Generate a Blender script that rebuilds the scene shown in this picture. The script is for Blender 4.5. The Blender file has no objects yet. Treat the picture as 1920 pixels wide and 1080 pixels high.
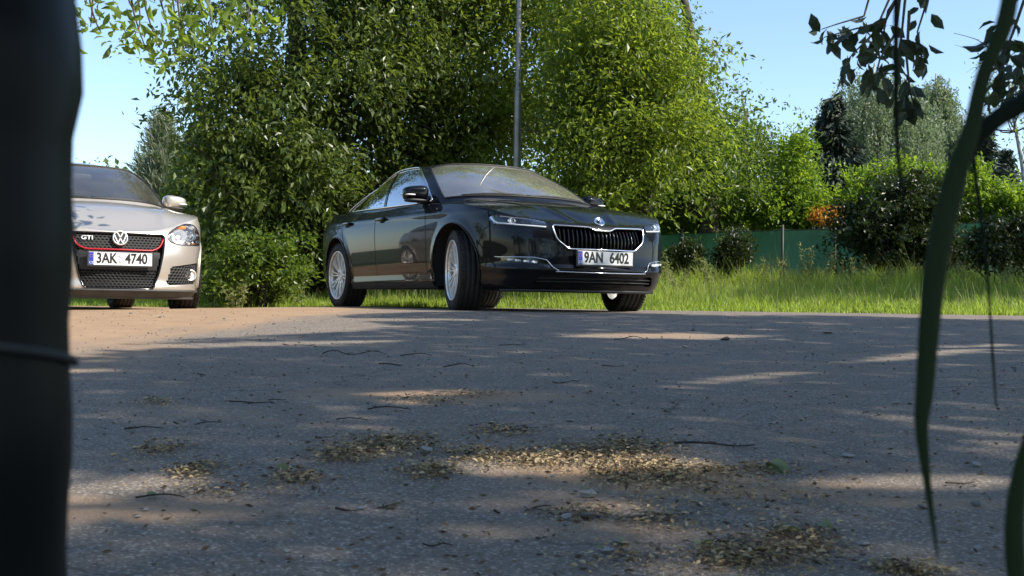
import bpy, bmesh, math, random
import numpy as np
from mathutils import Vector, Matrix

random.seed(7)
RNG = np.random.default_rng(11)
R = math.radians
scene = bpy.context.scene
C = scene.collection

# ------------------------------------------------------------------ camera
F_PX = 2182.0                       # focal length in photograph pixels
CAM = Vector((0, 0, 0.42))
cd = bpy.data.cameras.new('camera')
cd.sensor_width = 36
cd.lens = 36 * F_PX / 1920
cd.clip_start = 0.02
cd.clip_end = 3000
cd.dof.use_dof = True
cd.dof.focus_distance = 10.0
cd.dof.aperture_fstop = 19
cam = bpy.data.objects.new('camera', cd)
C.objects.link(cam)
PITCH = math.atan(29 / F_PX)
cam.matrix_world = Matrix.Translation(CAM) @ Matrix.Rotation(math.pi / 2 + PITCH, 4, 'X') @ Matrix.Rotation(0.013, 4, 'Z')
scene.camera = cam

# ------------------------------------------------------------------ sky and sun
SUN_EL = R(41)
SUN_AZ = Vector((0.94, -0.34, 0)).normalized()
SUN = Vector((SUN_AZ.x * math.cos(SUN_EL), SUN_AZ.y * math.cos(SUN_EL), math.sin(SUN_EL)))
world = bpy.data.worlds.new('World')
scene.world = world
world.use_nodes = True
wn = world.node_tree
bg = wn.nodes['Background']
sky = wn.nodes.new('ShaderNodeTexSky')
sky.sky_type = 'NISHITA'
sky.sun_disc = False
sky.sun_elevation = SUN_EL
sky.sun_rotation = math.atan2(SUN_AZ.x, SUN_AZ.y)
sky.air_density = 1.0
sky.dust_density = 0.5
sky.ozone_density = 3.0
wn.links.new(sky.outputs[0], bg.inputs[0])
bg.inputs[1].default_value = 0.11
sd = bpy.data.lights.new('sun', 'SUN')
sd.energy = 3.3
sd.angle = R(0.53)
sd.color = (1.0, 0.93, 0.82)
so = bpy.data.objects.new('sun', sd)
so.rotation_euler = SUN.to_track_quat('Z', 'Y').to_euler()
so.location = (20, 5, 20)
C.objects.link(so)
scene.view_settings.view_transform = 'Standard'
scene.view_settings.look = 'None'
scene.view_settings.exposure = 1.2
scene.view_settings.gamma = 1.0


def at(px, py, d):
    """world point seen at photograph pixel (px, py), d metres ahead of the camera"""
    v = Vector(((px - 960) / F_PX, (540 - py) / F_PX, -1))
    v = cam.matrix_world.to_3x3() @ v
    v *= d / v.y
    return CAM + v


def sstep(a, b, x):
    t = np.clip((x - a) / (b - a), 0, 1)
    return t * t * (3 - 2 * t)


def road_edge(x):
    return 13.3 - 0.35 * x


def gz(x, y):
    """height of the ground"""
    x = np.asarray(x, float); y = np.asarray(y, float)
    cap = 0.36 - 0.05 * sstep(-1.5, -4.0, x) + 0.0 * x
    k = 0.02
    lin = 0.039 * y
    m = np.minimum(lin, cap)
    z = m - k * np.log(np.exp(-(lin - m) / k) + np.exp(-(cap - m) / k))
    z = z + np.clip(0.055 * (y - road_edge(x) - .2), 0, 0.42)
    return z


# ------------------------------------------------------------------ object helpers
def thing(name, label, cat, loc=(0, 0, 0), rotz=0, group=None):
    o = bpy.data.objects.new(name, None)
    o.empty_display_size = 0.2
    C.objects.link(o)
    o.location = loc
    o.rotation_euler = (0, 0, rotz)
    o['label'] = label
    o['category'] = cat
    if group:
        o['group'] = group
    return o


def tag(o, label, cat, group=None):
    o['label'] = label
    o['category'] = cat
    if group:
        o['group'] = group
    return o


def link_mesh(name, me, mats, parent=None):
    o = bpy.data.objects.new(name, me)
    if not isinstance(mats, (list, tuple)):
        mats = [mats]
    for m in mats:
        me.materials.append(m)
    C.objects.link(o)
    if parent is not None:
        o.parent = parent
    return o


def np_mesh(name, verts, faces_n, mats, parent=None, smooth=False, matidx=None):
    """verts (N,3); faces_n (M,k) array of equal-sized faces"""
    me = bpy.data.meshes.new(name)
    verts = np.ascontiguousarray(verts, dtype=np.float32)
    M, k = faces_n.shape
    me.vertices.add(len(verts))
    me.vertices.foreach_set('co', verts.ravel())
    me.loops.add(M * k)
    me.loops.foreach_set('vertex_index', np.ascontiguousarray(faces_n, dtype=np.int32).ravel())
    me.polygons.add(M)
    me.polygons.foreach_set('loop_start', np.arange(0, M * k, k, dtype=np.int32))
    me.polygons.foreach_set('loop_total', np.full(M, k, dtype=np.int32))
    me.polygons.foreach_set('use_smooth', np.full(M, bool(smooth)))
    if matidx is not None:
        me.polygons.foreach_set('material_index', np.asarray(matidx, dtype=np.int32))
    me.update(calc_edges=True)
    me.validate()
    return link_mesh(name, me, mats, parent)


class MB:
    """collects shapes into one mesh"""
    def __init__(self):
        self.v = []; self.f = []; self.m = []; self.sm = []

    def add(self, vs, fs, mi=0, smooth=False):
        b = len(self.v)
        self.v += [tuple(p) for p in vs]
        for f in fs:
            self.f.append([b + i for i in f]); self.m.append(mi); self.sm.append(smooth)
        return self

    def grid(self, P, mi=0, smooth=True, closed_u=False, closed_v=False):
        """P: array (nu,nv,3)"""
        P = np.asarray(P)
        nu, nv = P.shape[:2]
        fs = []
        for i in range(nu if closed_u else nu - 1):
            for j in range(nv if closed_v else nv - 1):
                a = i * nv + j; b_ = ((i + 1) % nu) * nv + j
                c = ((i + 1) % nu) * nv + (j + 1) % nv; d = i * nv + (j + 1) % nv
                fs.append((a, b_, c, d))
        return self.add(P.reshape(-1, 3), fs, mi, smooth)

    def box(self, c, size, mi=0, rot=None, bevel=0.0):
        sx, sy, sz = [s / 2 for s in size]
        c = Vector(c)
        if bevel <= 0:
            vs = [Vector((x * sx, y * sy, z * sz)) for x in (-1, 1) for y in (-1, 1) for z in (-1, 1)]
            fs = [(0, 1, 3, 2), (4, 6, 7, 5), (0, 4, 5, 1), (2, 3, 7, 6), (0, 2, 6, 4), (1, 5, 7, 3)]
        else:
            bm = bmesh.new()
            bmesh.ops.create_cube(bm, size=1)
            for v in bm.verts:
                v.co = Vector((v.co.x * sx * 2, v.co.y * sy * 2, v.co.z * sz * 2))
            bmesh.ops.bevel(bm, geom=bm.edges[:], offset=bevel, segments=2, affect='EDGES', profile=0.5)
            bm.verts.index_update()
            vs = [v.co.copy() for v in bm.verts]
            fs = [tuple(v.index for v in f.verts) for f in bm.faces]
            bm.free()
        if rot is not None:
            vs = [rot @ v for v in vs]
        return self.add([v + c for v in vs], fs, mi, False)

    def tube(self, pts, rad, n=8, mi=0, cap=True, flat=1.0, closed=False, up=(0, 0, 1)):
        pts = [Vector(p) for p in pts]
        k = len(pts)
        rads = [rad] * k if not isinstance(rad, (list, tuple, np.ndarray)) else list(rad)
        rings = []
        prev = None
        for i, p in enumerate(pts):
            if closed:
                t = pts[(i + 1) % k] - pts[i - 1]
            else:
                t = pts[min(i + 1, k - 1)] - pts[max(i - 1, 0)]
            if t.length < 1e-9:
                t = Vector((0, 0, 1))
            t.normalize()
            if prev is None:
                u = Vector(up)
                if abs(u.dot(t)) > 0.95:
                    u = Vector((1, 0, 0))
            else:
                u = prev
            u = (u - t * u.dot(t))
            if u.length < 1e-6:
                u = t.orthogonal()
            u.normalize()
            prev = u
            w = t.cross(u)
            rings.append([p + (u * math.cos(2 * math.pi * j / n) + w * math.sin(2 * math.pi * j / n) * flat) * rads[i] for j in range(n)])
        vs = [q for r_ in rings for q in r_]
        fs = []
        for i in range(k if closed else k - 1):
            for j in range(n):
                a = i * n + j; b_ = i * n + (j + 1) % n
                c = ((i + 1) % k) * n + (j + 1) % n; d = ((i + 1) % k) * n + j
                fs.append((a, b_, c, d))
        if cap and not closed:
            fs.append(tuple(range(n))[::-1])
            fs.append(tuple((k - 1) * n + j for j in range(n)))
        return self.add(vs, fs, mi, True)

    def lathe(self, prof, n=32, axis='Y', c=(0, 0, 0), mi=0, smooth=True):
        """prof: list of (radius, along-axis)"""
        vs = []
        for r_, a in prof:
            for j in range(n):
                t = 2 * math.pi * j / n
                x, y = r_ * math.cos(t), r_ * math.sin(t)
                if axis == 'Y':
                    vs.append((c[0] + x, c[1] + a, c[2] + y))
                elif axis == 'X':
                    vs.append((c[0] + a, c[1] + x, c[2] + y))
                else:
                    vs.append((c[0] + x, c[1] + y, c[2] + a))
        fs = []
        for i in range(len(prof) - 1):
            for j in range(n):
                fs.append((i * n + j, i * n + (j + 1) % n, (i + 1) * n + (j + 1) % n, (i + 1) * n + j))
        return self.add(vs, fs, mi, smooth)

    def rbox(self, c, size, p=0.45, nu=14, nv=20, mi=0, rot=None, shear=None):
        """rounded box (superellipsoid)"""
        def sp(x, e):
            return math.copysign(abs(x) ** e, x)
        P = []
        for i in range(nu + 1):
            ph = -math.pi / 2 + math.pi * i / nu
            row = []
            for j in range(nv):
                th = 2 * math.pi * j / nv
                v = Vector((sp(math.cos(ph), p) * sp(math.cos(th), p) * size[0] / 2,
                            sp(math.cos(ph), p) * sp(math.sin(th), p) * size[1] / 2,
                            sp(math.sin(ph), p) * size[2] / 2))
                if shear:
                    v = shear(v)
                if rot is not None:
                    v = rot @ v
                row.append(tuple(v + Vector(c)))
            P.append(row)
        return self.grid(np.array(P), mi, True, closed_v=True)

    def prism(self, poly, y0, y1, fn, mi=0):
        """poly 2-D outline; fn(u,v,w)->3D point; extruded w from y0 to y1"""
        n = len(poly)
        vs = [fn(u, v, y0) for u, v in poly] + [fn(u, v, y1) for u, v in poly]
        fs = [tuple(range(n)), tuple(range(2 * n - 1, n - 1, -1))]
        for i in range(n):
            fs.append((i, (i + 1) % n, n + (i + 1) % n, n + i))
        return self.add(vs, fs, mi, False)

    def build(self, name, mats, parent=None, fix=False):
        me = bpy.data.meshes.new(name)
        me.from_pydata(self.v, [], self.f)
        me.polygons.foreach_set('material_index', self.m)
        me.polygons.foreach_set('use_smooth', self.sm)
        me.update()
        if fix:
            bm = bmesh.new(); bm.from_mesh(me)
            bmesh.ops.recalc_face_normals(bm, faces=bm.faces)
            bm.to_mesh(me); bm.free()
        return link_mesh(name, me, mats, parent)


# ------------------------------------------------------------------ materials
def new_mat(name):
    m = bpy.data.materials.new(name)
    m.use_nodes = True
    nt = m.node_tree
    b = nt.nodes['Principled BSDF']
    return m, nt, b


def setp(b, **kw):
    names = {'color': 'Base Color', 'rough': 'Roughness', 'metal': 'Metallic', 'coat': 'Coat Weight',
             'coatr': 'Coat Roughness', 'spec': 'Specular IOR Level', 'ior': 'IOR', 'trans': 'Transmission Weight',
             'em': 'Emission Color', 'ems': 'Emission Strength', 'sheen': 'Sheen Weight'}
    for k, v in kw.items():
        if k in ('color', 'em') and len(v) == 3:
            v = (*v, 1)
        b.inputs[names[k]].default_value = v


def mat(name, color, rough=0.5, metal=0.0, vary=0.0, vscale=8.0, bump=0.0, bscale=60.0, **kw):
    """principled with a little procedural variation in colour and surface"""
    m, nt, b = new_mat(name)
    setp(b, color=color, rough=rough, metal=metal, **kw)
    tc = nt.nodes.new('ShaderNodeTexCoord')
    if vary > 0:
        n = nt.nodes.new('ShaderNodeTexNoise'); n.inputs['Scale'].default_value = vscale
        n.inputs['Detail'].default_value = 6
        nt.links.new(tc.outputs['Object'], n.inputs['Vector'])
        r = nt.nodes.new('ShaderNodeValToRGB')
        r.color_ramp.elements[0].position = 0.3; r.color_ramp.elements[1].position = 0.7
        r.color_ramp.elements[0].color = (*[max(0, c * (1 - vary)) for c in color[:3]], 1)
        r.color_ramp.elements[1].color = (*[min(1, c * (1 + vary)) for c in color[:3]], 1)
        nt.links.new(n.outputs['Fac'], r.inputs[0]); nt.links.new(r.outputs[0], b.inputs['Base Color'])
    if bump > 0:
        n2 = nt.nodes.new('ShaderNodeTexNoise'); n2.inputs['Scale'].default_value = bscale
        n2.inputs['Detail'].default_value = 4
        nt.links.new(tc.outputs['Object'], n2.inputs['Vector'])
        bp = nt.nodes.new('ShaderNodeBump'); bp.inputs['Strength'].default_value = bump
        bp.inputs['Distance'].default_value = 0.01
        nt.links.new(n2.outputs['Fac'], bp.inputs['Height']); nt.links.new(bp.outputs[0], b.inputs['Normal'])
    return m


def leaf_mat(name, dark, light, trans, rough=0.45, tw=0.45):
    """foliage: diffuse + gloss in front, light shining through; hue varies leaf by leaf"""
    m, nt, b = new_mat(name)
    g = nt.nodes.new('ShaderNodeNewGeometry')
    r = nt.nodes.new('ShaderNodeValToRGB')
    r.color_ramp.elements[0].color = (*dark, 1); r.color_ramp.elements[1].color = (*light, 1)
    nt.links.new(g.outputs['Random Per Island'], r.inputs[0])
    nt.links.new(r.outputs[0], b.inputs['Base Color'])
    setp(b, rough=rough, spec=0.5)
    t = nt.nodes.new('ShaderNodeBsdfTranslucent')
    mx = nt.nodes.new('ShaderNodeMixRGB'); mx.blend_type = 'MULTIPLY'; mx.inputs[0].default_value = 0.0
    r2 = nt.nodes.new('ShaderNodeValToRGB')
    r2.color_ramp.elements[0].color = (*[c * 0.6 for c in trans], 1); r2.color_ramp.elements[1].color = (*trans, 1)
    nt.links.new(g.outputs['Random Per Island'], r2.inputs[0])
    nt.links.new(r2.outputs[0], t.inputs[0])
    ms = nt.nodes.new('ShaderNodeMixShader'); ms.inputs[0].default_value = tw
    out = nt.nodes['Material Output']
    nt.links.new(b.outputs[0], ms.inputs[1]); nt.links.new(t.outputs[0], ms.inputs[2])
    nt.links.new(ms.outputs[0], out.inputs[0])
    return m


def glass_mat(name, tint, base=0.06, rough=0.01, ior=1.5, dust=0.0, mul=1.6):
    m, nt, b = new_mat(name)
    nt.nodes.remove(b)
    tr = nt.nodes.new('ShaderNodeBsdfTransparent'); tr.inputs[0].default_value = (*tint, 1)
    gl = nt.nodes.new('ShaderNodeBsdfGlossy'); gl.inputs['Roughness'].default_value = rough
    gl.inputs['Color'].default_value = (1, 1, 1, 1)
    fr = nt.nodes.new('ShaderNodeFresnel'); fr.inputs['IOR'].default_value = ior
    ad = nt.nodes.new('ShaderNodeMath'); ad.operation = 'MULTIPLY_ADD'; ad.use_clamp = True
    ad.inputs[1].default_value = mul; ad.inputs[2].default_value = base
    nt.links.new(fr.outputs[0], ad.inputs[0])
    ms = nt.nodes.new('ShaderNodeMixShader')
    nt.links.new(ad.outputs[0], ms.inputs[0]); nt.links.new(tr.outputs[0], ms.inputs[1]); nt.links.new(gl.outputs[0], ms.inputs[2])
    last = ms
    if dust > 0:
        df = nt.nodes.new('ShaderNodeBsdfDiffuse'); df.inputs[0].default_value = (0.55, 0.52, 0.45, 1)
        n = nt.nodes.new('ShaderNodeTexNoise'); n.inputs['Scale'].default_value = 3.0; n.inputs['Detail'].default_value = 8
        tc = nt.nodes.new('ShaderNodeTexCoord'); nt.links.new(tc.outputs['Object'], n.inputs['Vector'])
        mu = nt.nodes.new('ShaderNodeMath'); mu.operation = 'MULTIPLY'; mu.inputs[1].default_value = dust * 2
        nt.links.new(n.outputs['Fac'], mu.inputs[0])
        m2 = nt.nodes.new('ShaderNodeMixShader')
        nt.links.new(mu.outputs[0], m2.inputs[0]); nt.links.new(ms.outputs[0], m2.inputs[1]); nt.links.new(df.outputs[0], m2.inputs[2])
        last = m2
    nt.links.new(last.outputs[0], nt.nodes['Material Output'].inputs[0])
    return m


def paint_mat(name, color, metal, rough, dust=0.1):
    m, nt, b = new_mat(name)
    setp(b, color=color, metal=metal, rough=rough, coat=0.6 if color[0] < .1 else 1.0, coatr=0.02, spec=0.05)
    tc = nt.nodes.new('ShaderNodeTexCoord')
    # flakes
    v = nt.nodes.new('ShaderNodeTexNoise'); v.inputs['Scale'].default_value = 900
    nt.links.new(tc.outputs['Object'], v.inputs['Vector'])
    # dust film with its own shape: heavier low on the panels, broken up by noise
    n = nt.nodes.new('ShaderNodeTexNoise'); n.inputs['Scale'].default_value = 2.5; n.inputs['Detail'].default_value = 9
    nt.links.new(tc.outputs['Object'], n.inputs['Vector'])
    sx = nt.nodes.new('ShaderNodeSeparateXYZ'); nt.links.new(tc.outputs['Object'], sx.inputs[0])
    mr = nt.nodes.new('ShaderNodeMapRange')
    mr.inputs[1].default_value = 0.15; mr.inputs[2].default_value = 0.6; mr.inputs[3].default_value = 1.0; mr.inputs[4].default_value = 0.15
    nt.links.new(sx.outputs['Z'], mr.inputs[0])
    mu = nt.nodes.new('ShaderNodeMath'); mu.operation = 'MULTIPLY'; nt.links.new(n.outputs['Fac'], mu.inputs[0]); nt.links.new(mr.outputs[0], mu.inputs[1])
    m2 = nt.nodes.new('ShaderNodeMath'); m2.operation = 'MULTIPLY'; m2.inputs[1].default_value = dust; m2.use_clamp = True
    nt.links.new(mu.outputs[0], m2.inputs[0])
    mx = nt.nodes.new('ShaderNodeMixRGB'); mx.inputs[1].default_value = (*color, 1); mx.inputs[2].default_value = (0.32, 0.27, 0.2, 1)
    nt.links.new(m2.outputs[0], mx.inputs[0]); nt.links.new(mx.outputs[0], b.inputs['Base Color'])
    ar = nt.nodes.new('ShaderNodeMath'); ar.operation = 'MULTIPLY_ADD'; ar.inputs[1].default_value = 0.5; ar.inputs[2].default_value = 0.03
    nt.links.new(m2.outputs[0], ar.inputs[0]); nt.links.new(ar.outputs[0], b.inputs['Coat Roughness'])
    bp = nt.nodes.new('ShaderNodeBump'); bp.inputs['Strength'].default_value = 0.01; bp.inputs['Distance'].default_value = 0.001
    nt.links.new(v.outputs['Fac'], bp.inputs['Height']); nt.links.new(bp.outputs[0], b.inputs['Normal'])
    return m


M = dict(
    black_paint=paint_mat('black_car_paint', (0.002, 0.0025, 0.005), 0.0, 0.4, 0.012),
    silver_paint=paint_mat('silver_car_paint', (0.56, 0.51, 0.45), 0.55, 0.34, 0.25),
    trim=mat('black_plastic', (0.015, 0.015, 0.016), 0.5, vary=0.3, bump=0.1, bscale=300),
    gloss=mat('gloss_black', (0.008, 0.008, 0.009), 0.12),
    grey_plastic=mat('grey_plastic', (0.05, 0.05, 0.05), 0.6, vary=0.3),
    chrome=mat('chrome', (0.8, 0.8, 0.82), 0.12, 1.0),
    satin=mat('satin_silver', (0.80, 0.79, 0.77), 0.34, 0.55, vary=0.12, vscale=20),
    rubber=mat('tyre_rubber', (0.016, 0.015, 0.014), 0.8, vary=0.4, vscale=20, bump=0.2, bscale=150),
    under=mat('underbody', (0.01, 0.01, 0.01), 0.9),
    disc=mat('brake_disc', (0.18, 0.17, 0.16), 0.4, 0.8, vary=0.3),
    seat=mat('seat_fabric', (0.03, 0.03, 0.032), 0.9, bump=0.2, bscale=200),
    seat_grey=mat('seat_cloth_grey', (0.10, 0.10, 0.10), 0.9, bump=0.2, bscale=200),
    dash=mat('dashboard', (0.025, 0.025, 0.027), 0.7, vary=0.2),
    windscreen=glass_mat('windscreen_glass', (0.6, 0.68, 0.62), 0.22, dust=0.13),
    windscreen2=glass_mat('windscreen_glass_clear', (0.88, 0.93, 0.88), 0.08, dust=0.07, mul=1.5),
    tinted=glass_mat('tinted_glass', (0.10, 0.12, 0.14), 0.34),
    lamp_glass=glass_mat('lamp_glass', (0.95, 0.95, 0.95), 0.0),
    mirror=mat('mirror_glass', (0.8, 0.8, 0.82), 0.02, 1.0),
    plate_white=mat('plate_white', (0.78, 0.78, 0.76), 0.45, vary=0.05),
    plate_blue=mat('plate_blue', (0.01, 0.04, 0.32), 0.4),
    plate_ink=mat('plate_black', (0.01, 0.01, 0.01), 0.5),
    red=mat('red_trim', (0.45, 0.01, 0.02), 0.35),
    amber=mat('amber_lens', (0.8, 0.25, 0.02), 0.3),
    redlens=mat('red_lens', (0.35, 0.005, 0.005), 0.15),
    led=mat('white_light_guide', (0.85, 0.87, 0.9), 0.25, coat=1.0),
    teal=mat('teal_cloth', (0.03, 0.38, 0.26), 0.8, bump=0.2),
)
# ------------------------------------------------------------------ car builder
class Pchip:
    def __init__(self, pts):
        self.x = np.array([p[0] for p in pts], float); self.y = np.array([p[1] for p in pts], float)
        h = np.diff(self.x); dl = np.diff(self.y) / h
        m = np.zeros(len(self.x)); m[0] = dl[0]; m[-1] = dl[-1]
        for i in range(1, len(m) - 1):
            if dl[i - 1] * dl[i] > 0:
                w1 = 2 * h[i] + h[i - 1]; w2 = h[i] + 2 * h[i - 1]
                m[i] = (w1 + w2) / (w1 / dl[i - 1] + w2 / dl[i])
        self.m = m

    def __call__(self, q):
        q = np.clip(np.asarray(q, float), self.x[0], self.x[-1])
        i = np.clip(np.searchsorted(self.x, q) - 1, 0, len(self.x) - 2)
        h = self.x[i + 1] - self.x[i]; t = (q - self.x[i]) / h
        return ((2 * t**3 - 3 * t**2 + 1) * self.y[i] + (t**3 - 2 * t**2 + t) * h * self.m[i]
                + (-2 * t**3 + 3 * t**2) * self.y[i + 1] + (t**3 - t**2) * h * self.m[i + 1])


def catmull(P, q):
    """P (n,k) control points, q float index array"""
    P = np.asarray(P, float); n = len(P)
    q = np.clip(np.asarray(q, float), 0, n - 1 - 1e-9)
    i = q.astype(int); t = (q - i)[..., None]
    Pe = np.vstack([2 * P[0] - P[1], P, 2 * P[-1] - P[-2]])
    # centre-line ends: mirror so the curve crosses the middle squarely
    Pe[0] = P[1].copy(); Pe[0][1] = -P[1][1]
    Pe[-1] = P[-2].copy(); Pe[-1][1] = -P[-2][1]
    p0, p1, p2, p3 = Pe[i], Pe[i + 1], Pe[i + 2], Pe[i + 3]
    return 0.5 * ((2 * p1) + (-p0 + p2) * t + (2 * p0 - 5 * p1 + 4 * p2 - p3) * t**2 + (-p0 + 3 * p1 - 3 * p2 + p3) * t**3)


def inpoly(u, v, poly):
    u = np.asarray(u); v = np.asarray(v)
    ins = np.zeros(u.shape, bool)
    n = len(poly)
    for i in range(n):
        x0, y0 = poly[i]; x1, y1 = poly[(i + 1) % n]
        c = ((y0 > v) != (y1 > v)) & (u < (x1 - x0) * (v - y0) / ((y1 - y0) if abs(y1 - y0) > 1e-12 else 1e-12) + x0)
        ins ^= c
    return ins


def round_poly(poly, r, n=4):
    """round the corners of a polygon"""
    out = []
    k = len(poly)
    for i in range(k):
        p = np.array(poly[i], float); a = np.array(poly[i - 1], float); b = np.array(poly[(i + 1) % k], float)
        la = np.linalg.norm(a - p); lb = np.linalg.norm(b - p)
        ra = min(r, la * .45); rb = min(r, lb * .45)
        A = p + (a - p) / la * ra; B = p + (b - p) / lb * rb
        for j in range(n + 1):
            t = j / n
            q = (1 - t)**2 * A + 2 * t * (1 - t) * p + t * t * B
            out.append((q[0], q[1]))
    return out


def dense(poly, step=0.03, closed=True):
    out = []
    k = len(poly)
    for i in range(k if closed else k - 1):
        a = poly[i]; b = poly[(i + 1) % k]
        L_ = math.hypot(b[0] - a[0], b[1] - a[1]); n = max(1, int(L_ / step))
        for j in range(n):
            t = j / n
            out.append((a[0] + (b[0] - a[0]) * t, a[1] + (b[1] - a[1]) * t))
    if not closed:
        out.append(poly[-1])
    return out


class Car:
    def __init__(self, cfg):
        self.c = cfg
        self.L = cfg['L']; self.XN = cfg['L'] / 2
        P = cfg['outline']
        q = np.linspace(0, len(P) - 1, 3000)
        c = catmull(P, q)
        c[:, 1] = np.clip(c[:, 1], 0, None)
        d = np.hypot(np.diff(c[:, 0]), np.diff(c[:, 1]))
        self.a = np.concatenate([[0], np.cumsum(d)])
        self.os = c[:, 0]; self.ow = c[:, 1]
        ts = np.gradient(self.os, self.a); tw = np.gradient(self.ow, self.a)
        self.ns = -tw; self.nw = ts
        nn = np.hypot(self.ns, self.nw); self.ns /= nn; self.nw /= nn
        self.A = self.a[-1]
        self.dF = Pchip(cfg['dF']); self.dS = Pchip(cfg['dS']); self.dR = Pchip(cfg['dR'])
        self.zb = Pchip(cfg['zb']); self.zsh = Pchip(cfg['zsh']); self.zt = Pchip(cfg['ztop'])
        self.axles = cfg['axles']; self.RA = cfg['arch']; self.zax = cfg['R']
        self.B = np.array(cfg['base'], float); self.T = np.array(cfg['top'], float)
        self.zr = Pchip(cfg['roof'])

    def a_of_s(self, s):
        """outline arclength at station s (side)"""
        return float(np.interp(s, self.os, self.a))

    def shell(self, a, z, off=0.0):
        a = np.asarray(a, float); z = np.asarray(z, float)
        sg = np.where(a >= 0, 1.0, -1.0); aa = np.abs(a)
        s = np.interp(aa, self.a, self.os); w = np.interp(aa, self.a, self.ow)
        ns = np.interp(aa, self.a, self.ns); nw = np.interp(aa, self.a, self.nw)
        f2 = ns * ns
        d = np.where(ns < 0, f2 * self.dF(z), f2 * self.dR(z)) + (1 - f2) * self.dS(z)
        for ax in self.axles:
            r = np.hypot(s - ax, z - self.zax)
            d = d - self.c['flare'] * np.exp(-((r - self.RA) / 0.05)**2) * (1 - f2)
        if 'bump' in self.c:
            d = d + self.c['bump'](aa, s, z, f2)
        d = d - off
        s2 = s - ns * d; w2 = np.maximum(w - nw * d, 0) if not np.isscalar(off) or off == 0 else np.maximum(w - nw * d, 0)
        return np.stack([self.XN - s2, sg * w2, z + 0 * s2], -1)

    def pt(self, a, z, off=0.0):
        return Vector(self.shell(a, z, off).tolist())

    def green(self, b, t, off=0.0):
        """greenhouse surface; b signed control index, t 0..1 from belt to roof"""
        b = np.asarray(b, float); t = np.asarray(t, float)
        sg = np.where(b >= 0, 1.0, -1.0); bb = np.abs(b)
        Bp = catmull(self.B, bb); Tp = catmull(self.T, bb)
        e = 1e-2
        tb = catmull(self.B, np.clip(bb + e, 0, len(self.B) - 1)) - catmull(self.B, np.clip(bb - e, 0, len(self.B) - 1))
        n = np.stack([-tb[..., 1], tb[..., 0]], -1)
        n = n / np.maximum(np.linalg.norm(n, axis=-1, keepdims=True), 1e-9)
        P = Bp + (Tp - Bp) * t[..., None]
        bul = self.c['bulge'] * 4 * t * (1 - t) + off
        P = P.copy()
        P[..., 0] += n[..., 0] * bul * 0.8; P[..., 1] += n[..., 1] * bul * 0.8; P[..., 2] += bul * 0.45
        return np.stack([self.XN - P[..., 0], sg * np.maximum(P[..., 1], 0), P[..., 2]], -1)

    def gp(self, b, t, off=0.0):
        return Vector(self.green(np.array(b), np.array(t), off).tolist())

    # -- the skin, sorted into parts by where each small face lies
    def build_skin(self, root, paint):
        c = self.c
        step = c['step']
        na = int(self.A / step); av = np.linspace(0, self.A, na)
        avf = np.concatenate([-av[:0:-1], av])[:-1]      # closed loop
        nr = c['rows']
        S = np.interp(np.abs(avf), self.a, self.os)
        zb = self.zb(S); zs = self.zsh(S)
        v = np.linspace(0, 1, nr)
        Z = zb[:, None] + (zs - zb)[:, None] * v[None, :]
        AA = np.repeat(avf[:, None], nr, 1)
        P1 = self.shell(AA, Z)
        # cap over bonnet and deck
        nc = c['caprows']
        top = P1[:, -1]
        s_top = self.XN - top[:, 0]; y_top = top[:, 1]
        sp = np.clip(s_top, 0.55, self.L - 0.5)
        w = np.linspace(0, 1, nc)[1:] ** 1.25
        g = 1 - (1 - w)**2.1
        ss = s_top[:, None] + (sp - s_top)[:, None] * w[None]
        yy = y_top[:, None] * (1 - w)[None]
        zz = zs[:, None] + (self.zt(ss) - zs[:, None]) * g[None]
        if 'hood' in c:
            zz = zz + c['hood'](ss, np.abs(yy))
        P2 = np.stack([self.XN - ss, yy, zz], -1)
        P = np.concatenate([P1, P2], 1)
        nA, nR = P.shape[:2]
        V = P.reshape(-1, 3)
        idx = np.arange(nA * nR).reshape(nA, nR)
        i2 = np.roll(idx, -1, 0)
        F = np.stack([idx[:, :-1], i2[:, :-1], i2[:, 1:], idx[:, 1:]], -1).reshape(-1, 4)
        Cc = V[F].mean(1)
        fa = np.repeat(((avf + np.roll(avf, -1)) / 2)[:, None], nR - 1, 1)
        fa[-1] = avf[-1] + step / 2
        fa = fa.reshape(-1)
        row = np.repeat(np.arange(nR - 1)[None], nA, 0).reshape(-1)
        fs = self.XN - Cc[:, 0]; fz = Cc[:, 2]; fy = Cc[:, 1]
        is_side = row < nr - 1
        cls = np.zeros(len(F), int)          # 0 = body, -1 = removed
        names = ['body']; mats = [[paint]]
        def region(name, m, mask):
            names.append(name); mats.append([m] if not isinstance(m, list) else m)
            cls[mask] = len(names) - 1
        # bonnet
        hb = self.B[:4]
        base_poly = [(p[0], p[1]) for p in self.green_poly(0.0)]
        inside = inpoly(fs, fy, base_poly)
        shr = [(p[0], p[1]) for p in self.green_poly(0.055)]
        deep = inpoly(fs, fy, shr)
        hood_w = Pchip(c['hood_w'])
        hood_end = c['hood_end']
        hmask = (~is_side) & (np.abs(fy) < hood_w(fs)) & (fs > c['hood_start']) & (fs < hood_end + c['hood_bow'] * fy**2) & ~inside
        region('bonnet', paint, hmask)
        cowl = (~is_side) & (np.abs(fy) < self.B[3][1] + .02) & (fs >= hood_end + c['hood_bow'] * fy**2) & (fs < 2.0) & ~deep & (fs < self.B[3][0] + .03)
        region('cowl_panel', M['trim'], cowl)
        for nm, s0, s1, z0 in c['doors']:
            for sg in (1, -1):
                msk = is_side & (fs > s0) & (fs < s1) & (fz > z0) & (np.sign(fy) == sg)
                region(nm, paint, msk)
        cls[(~is_side) & deep] = -1
        for (poly, side) in c['holes']:
            u = fa if side else np.abs(fa)
            cls[is_side & inpoly(np.abs(fa), fz, poly)] = -1
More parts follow.
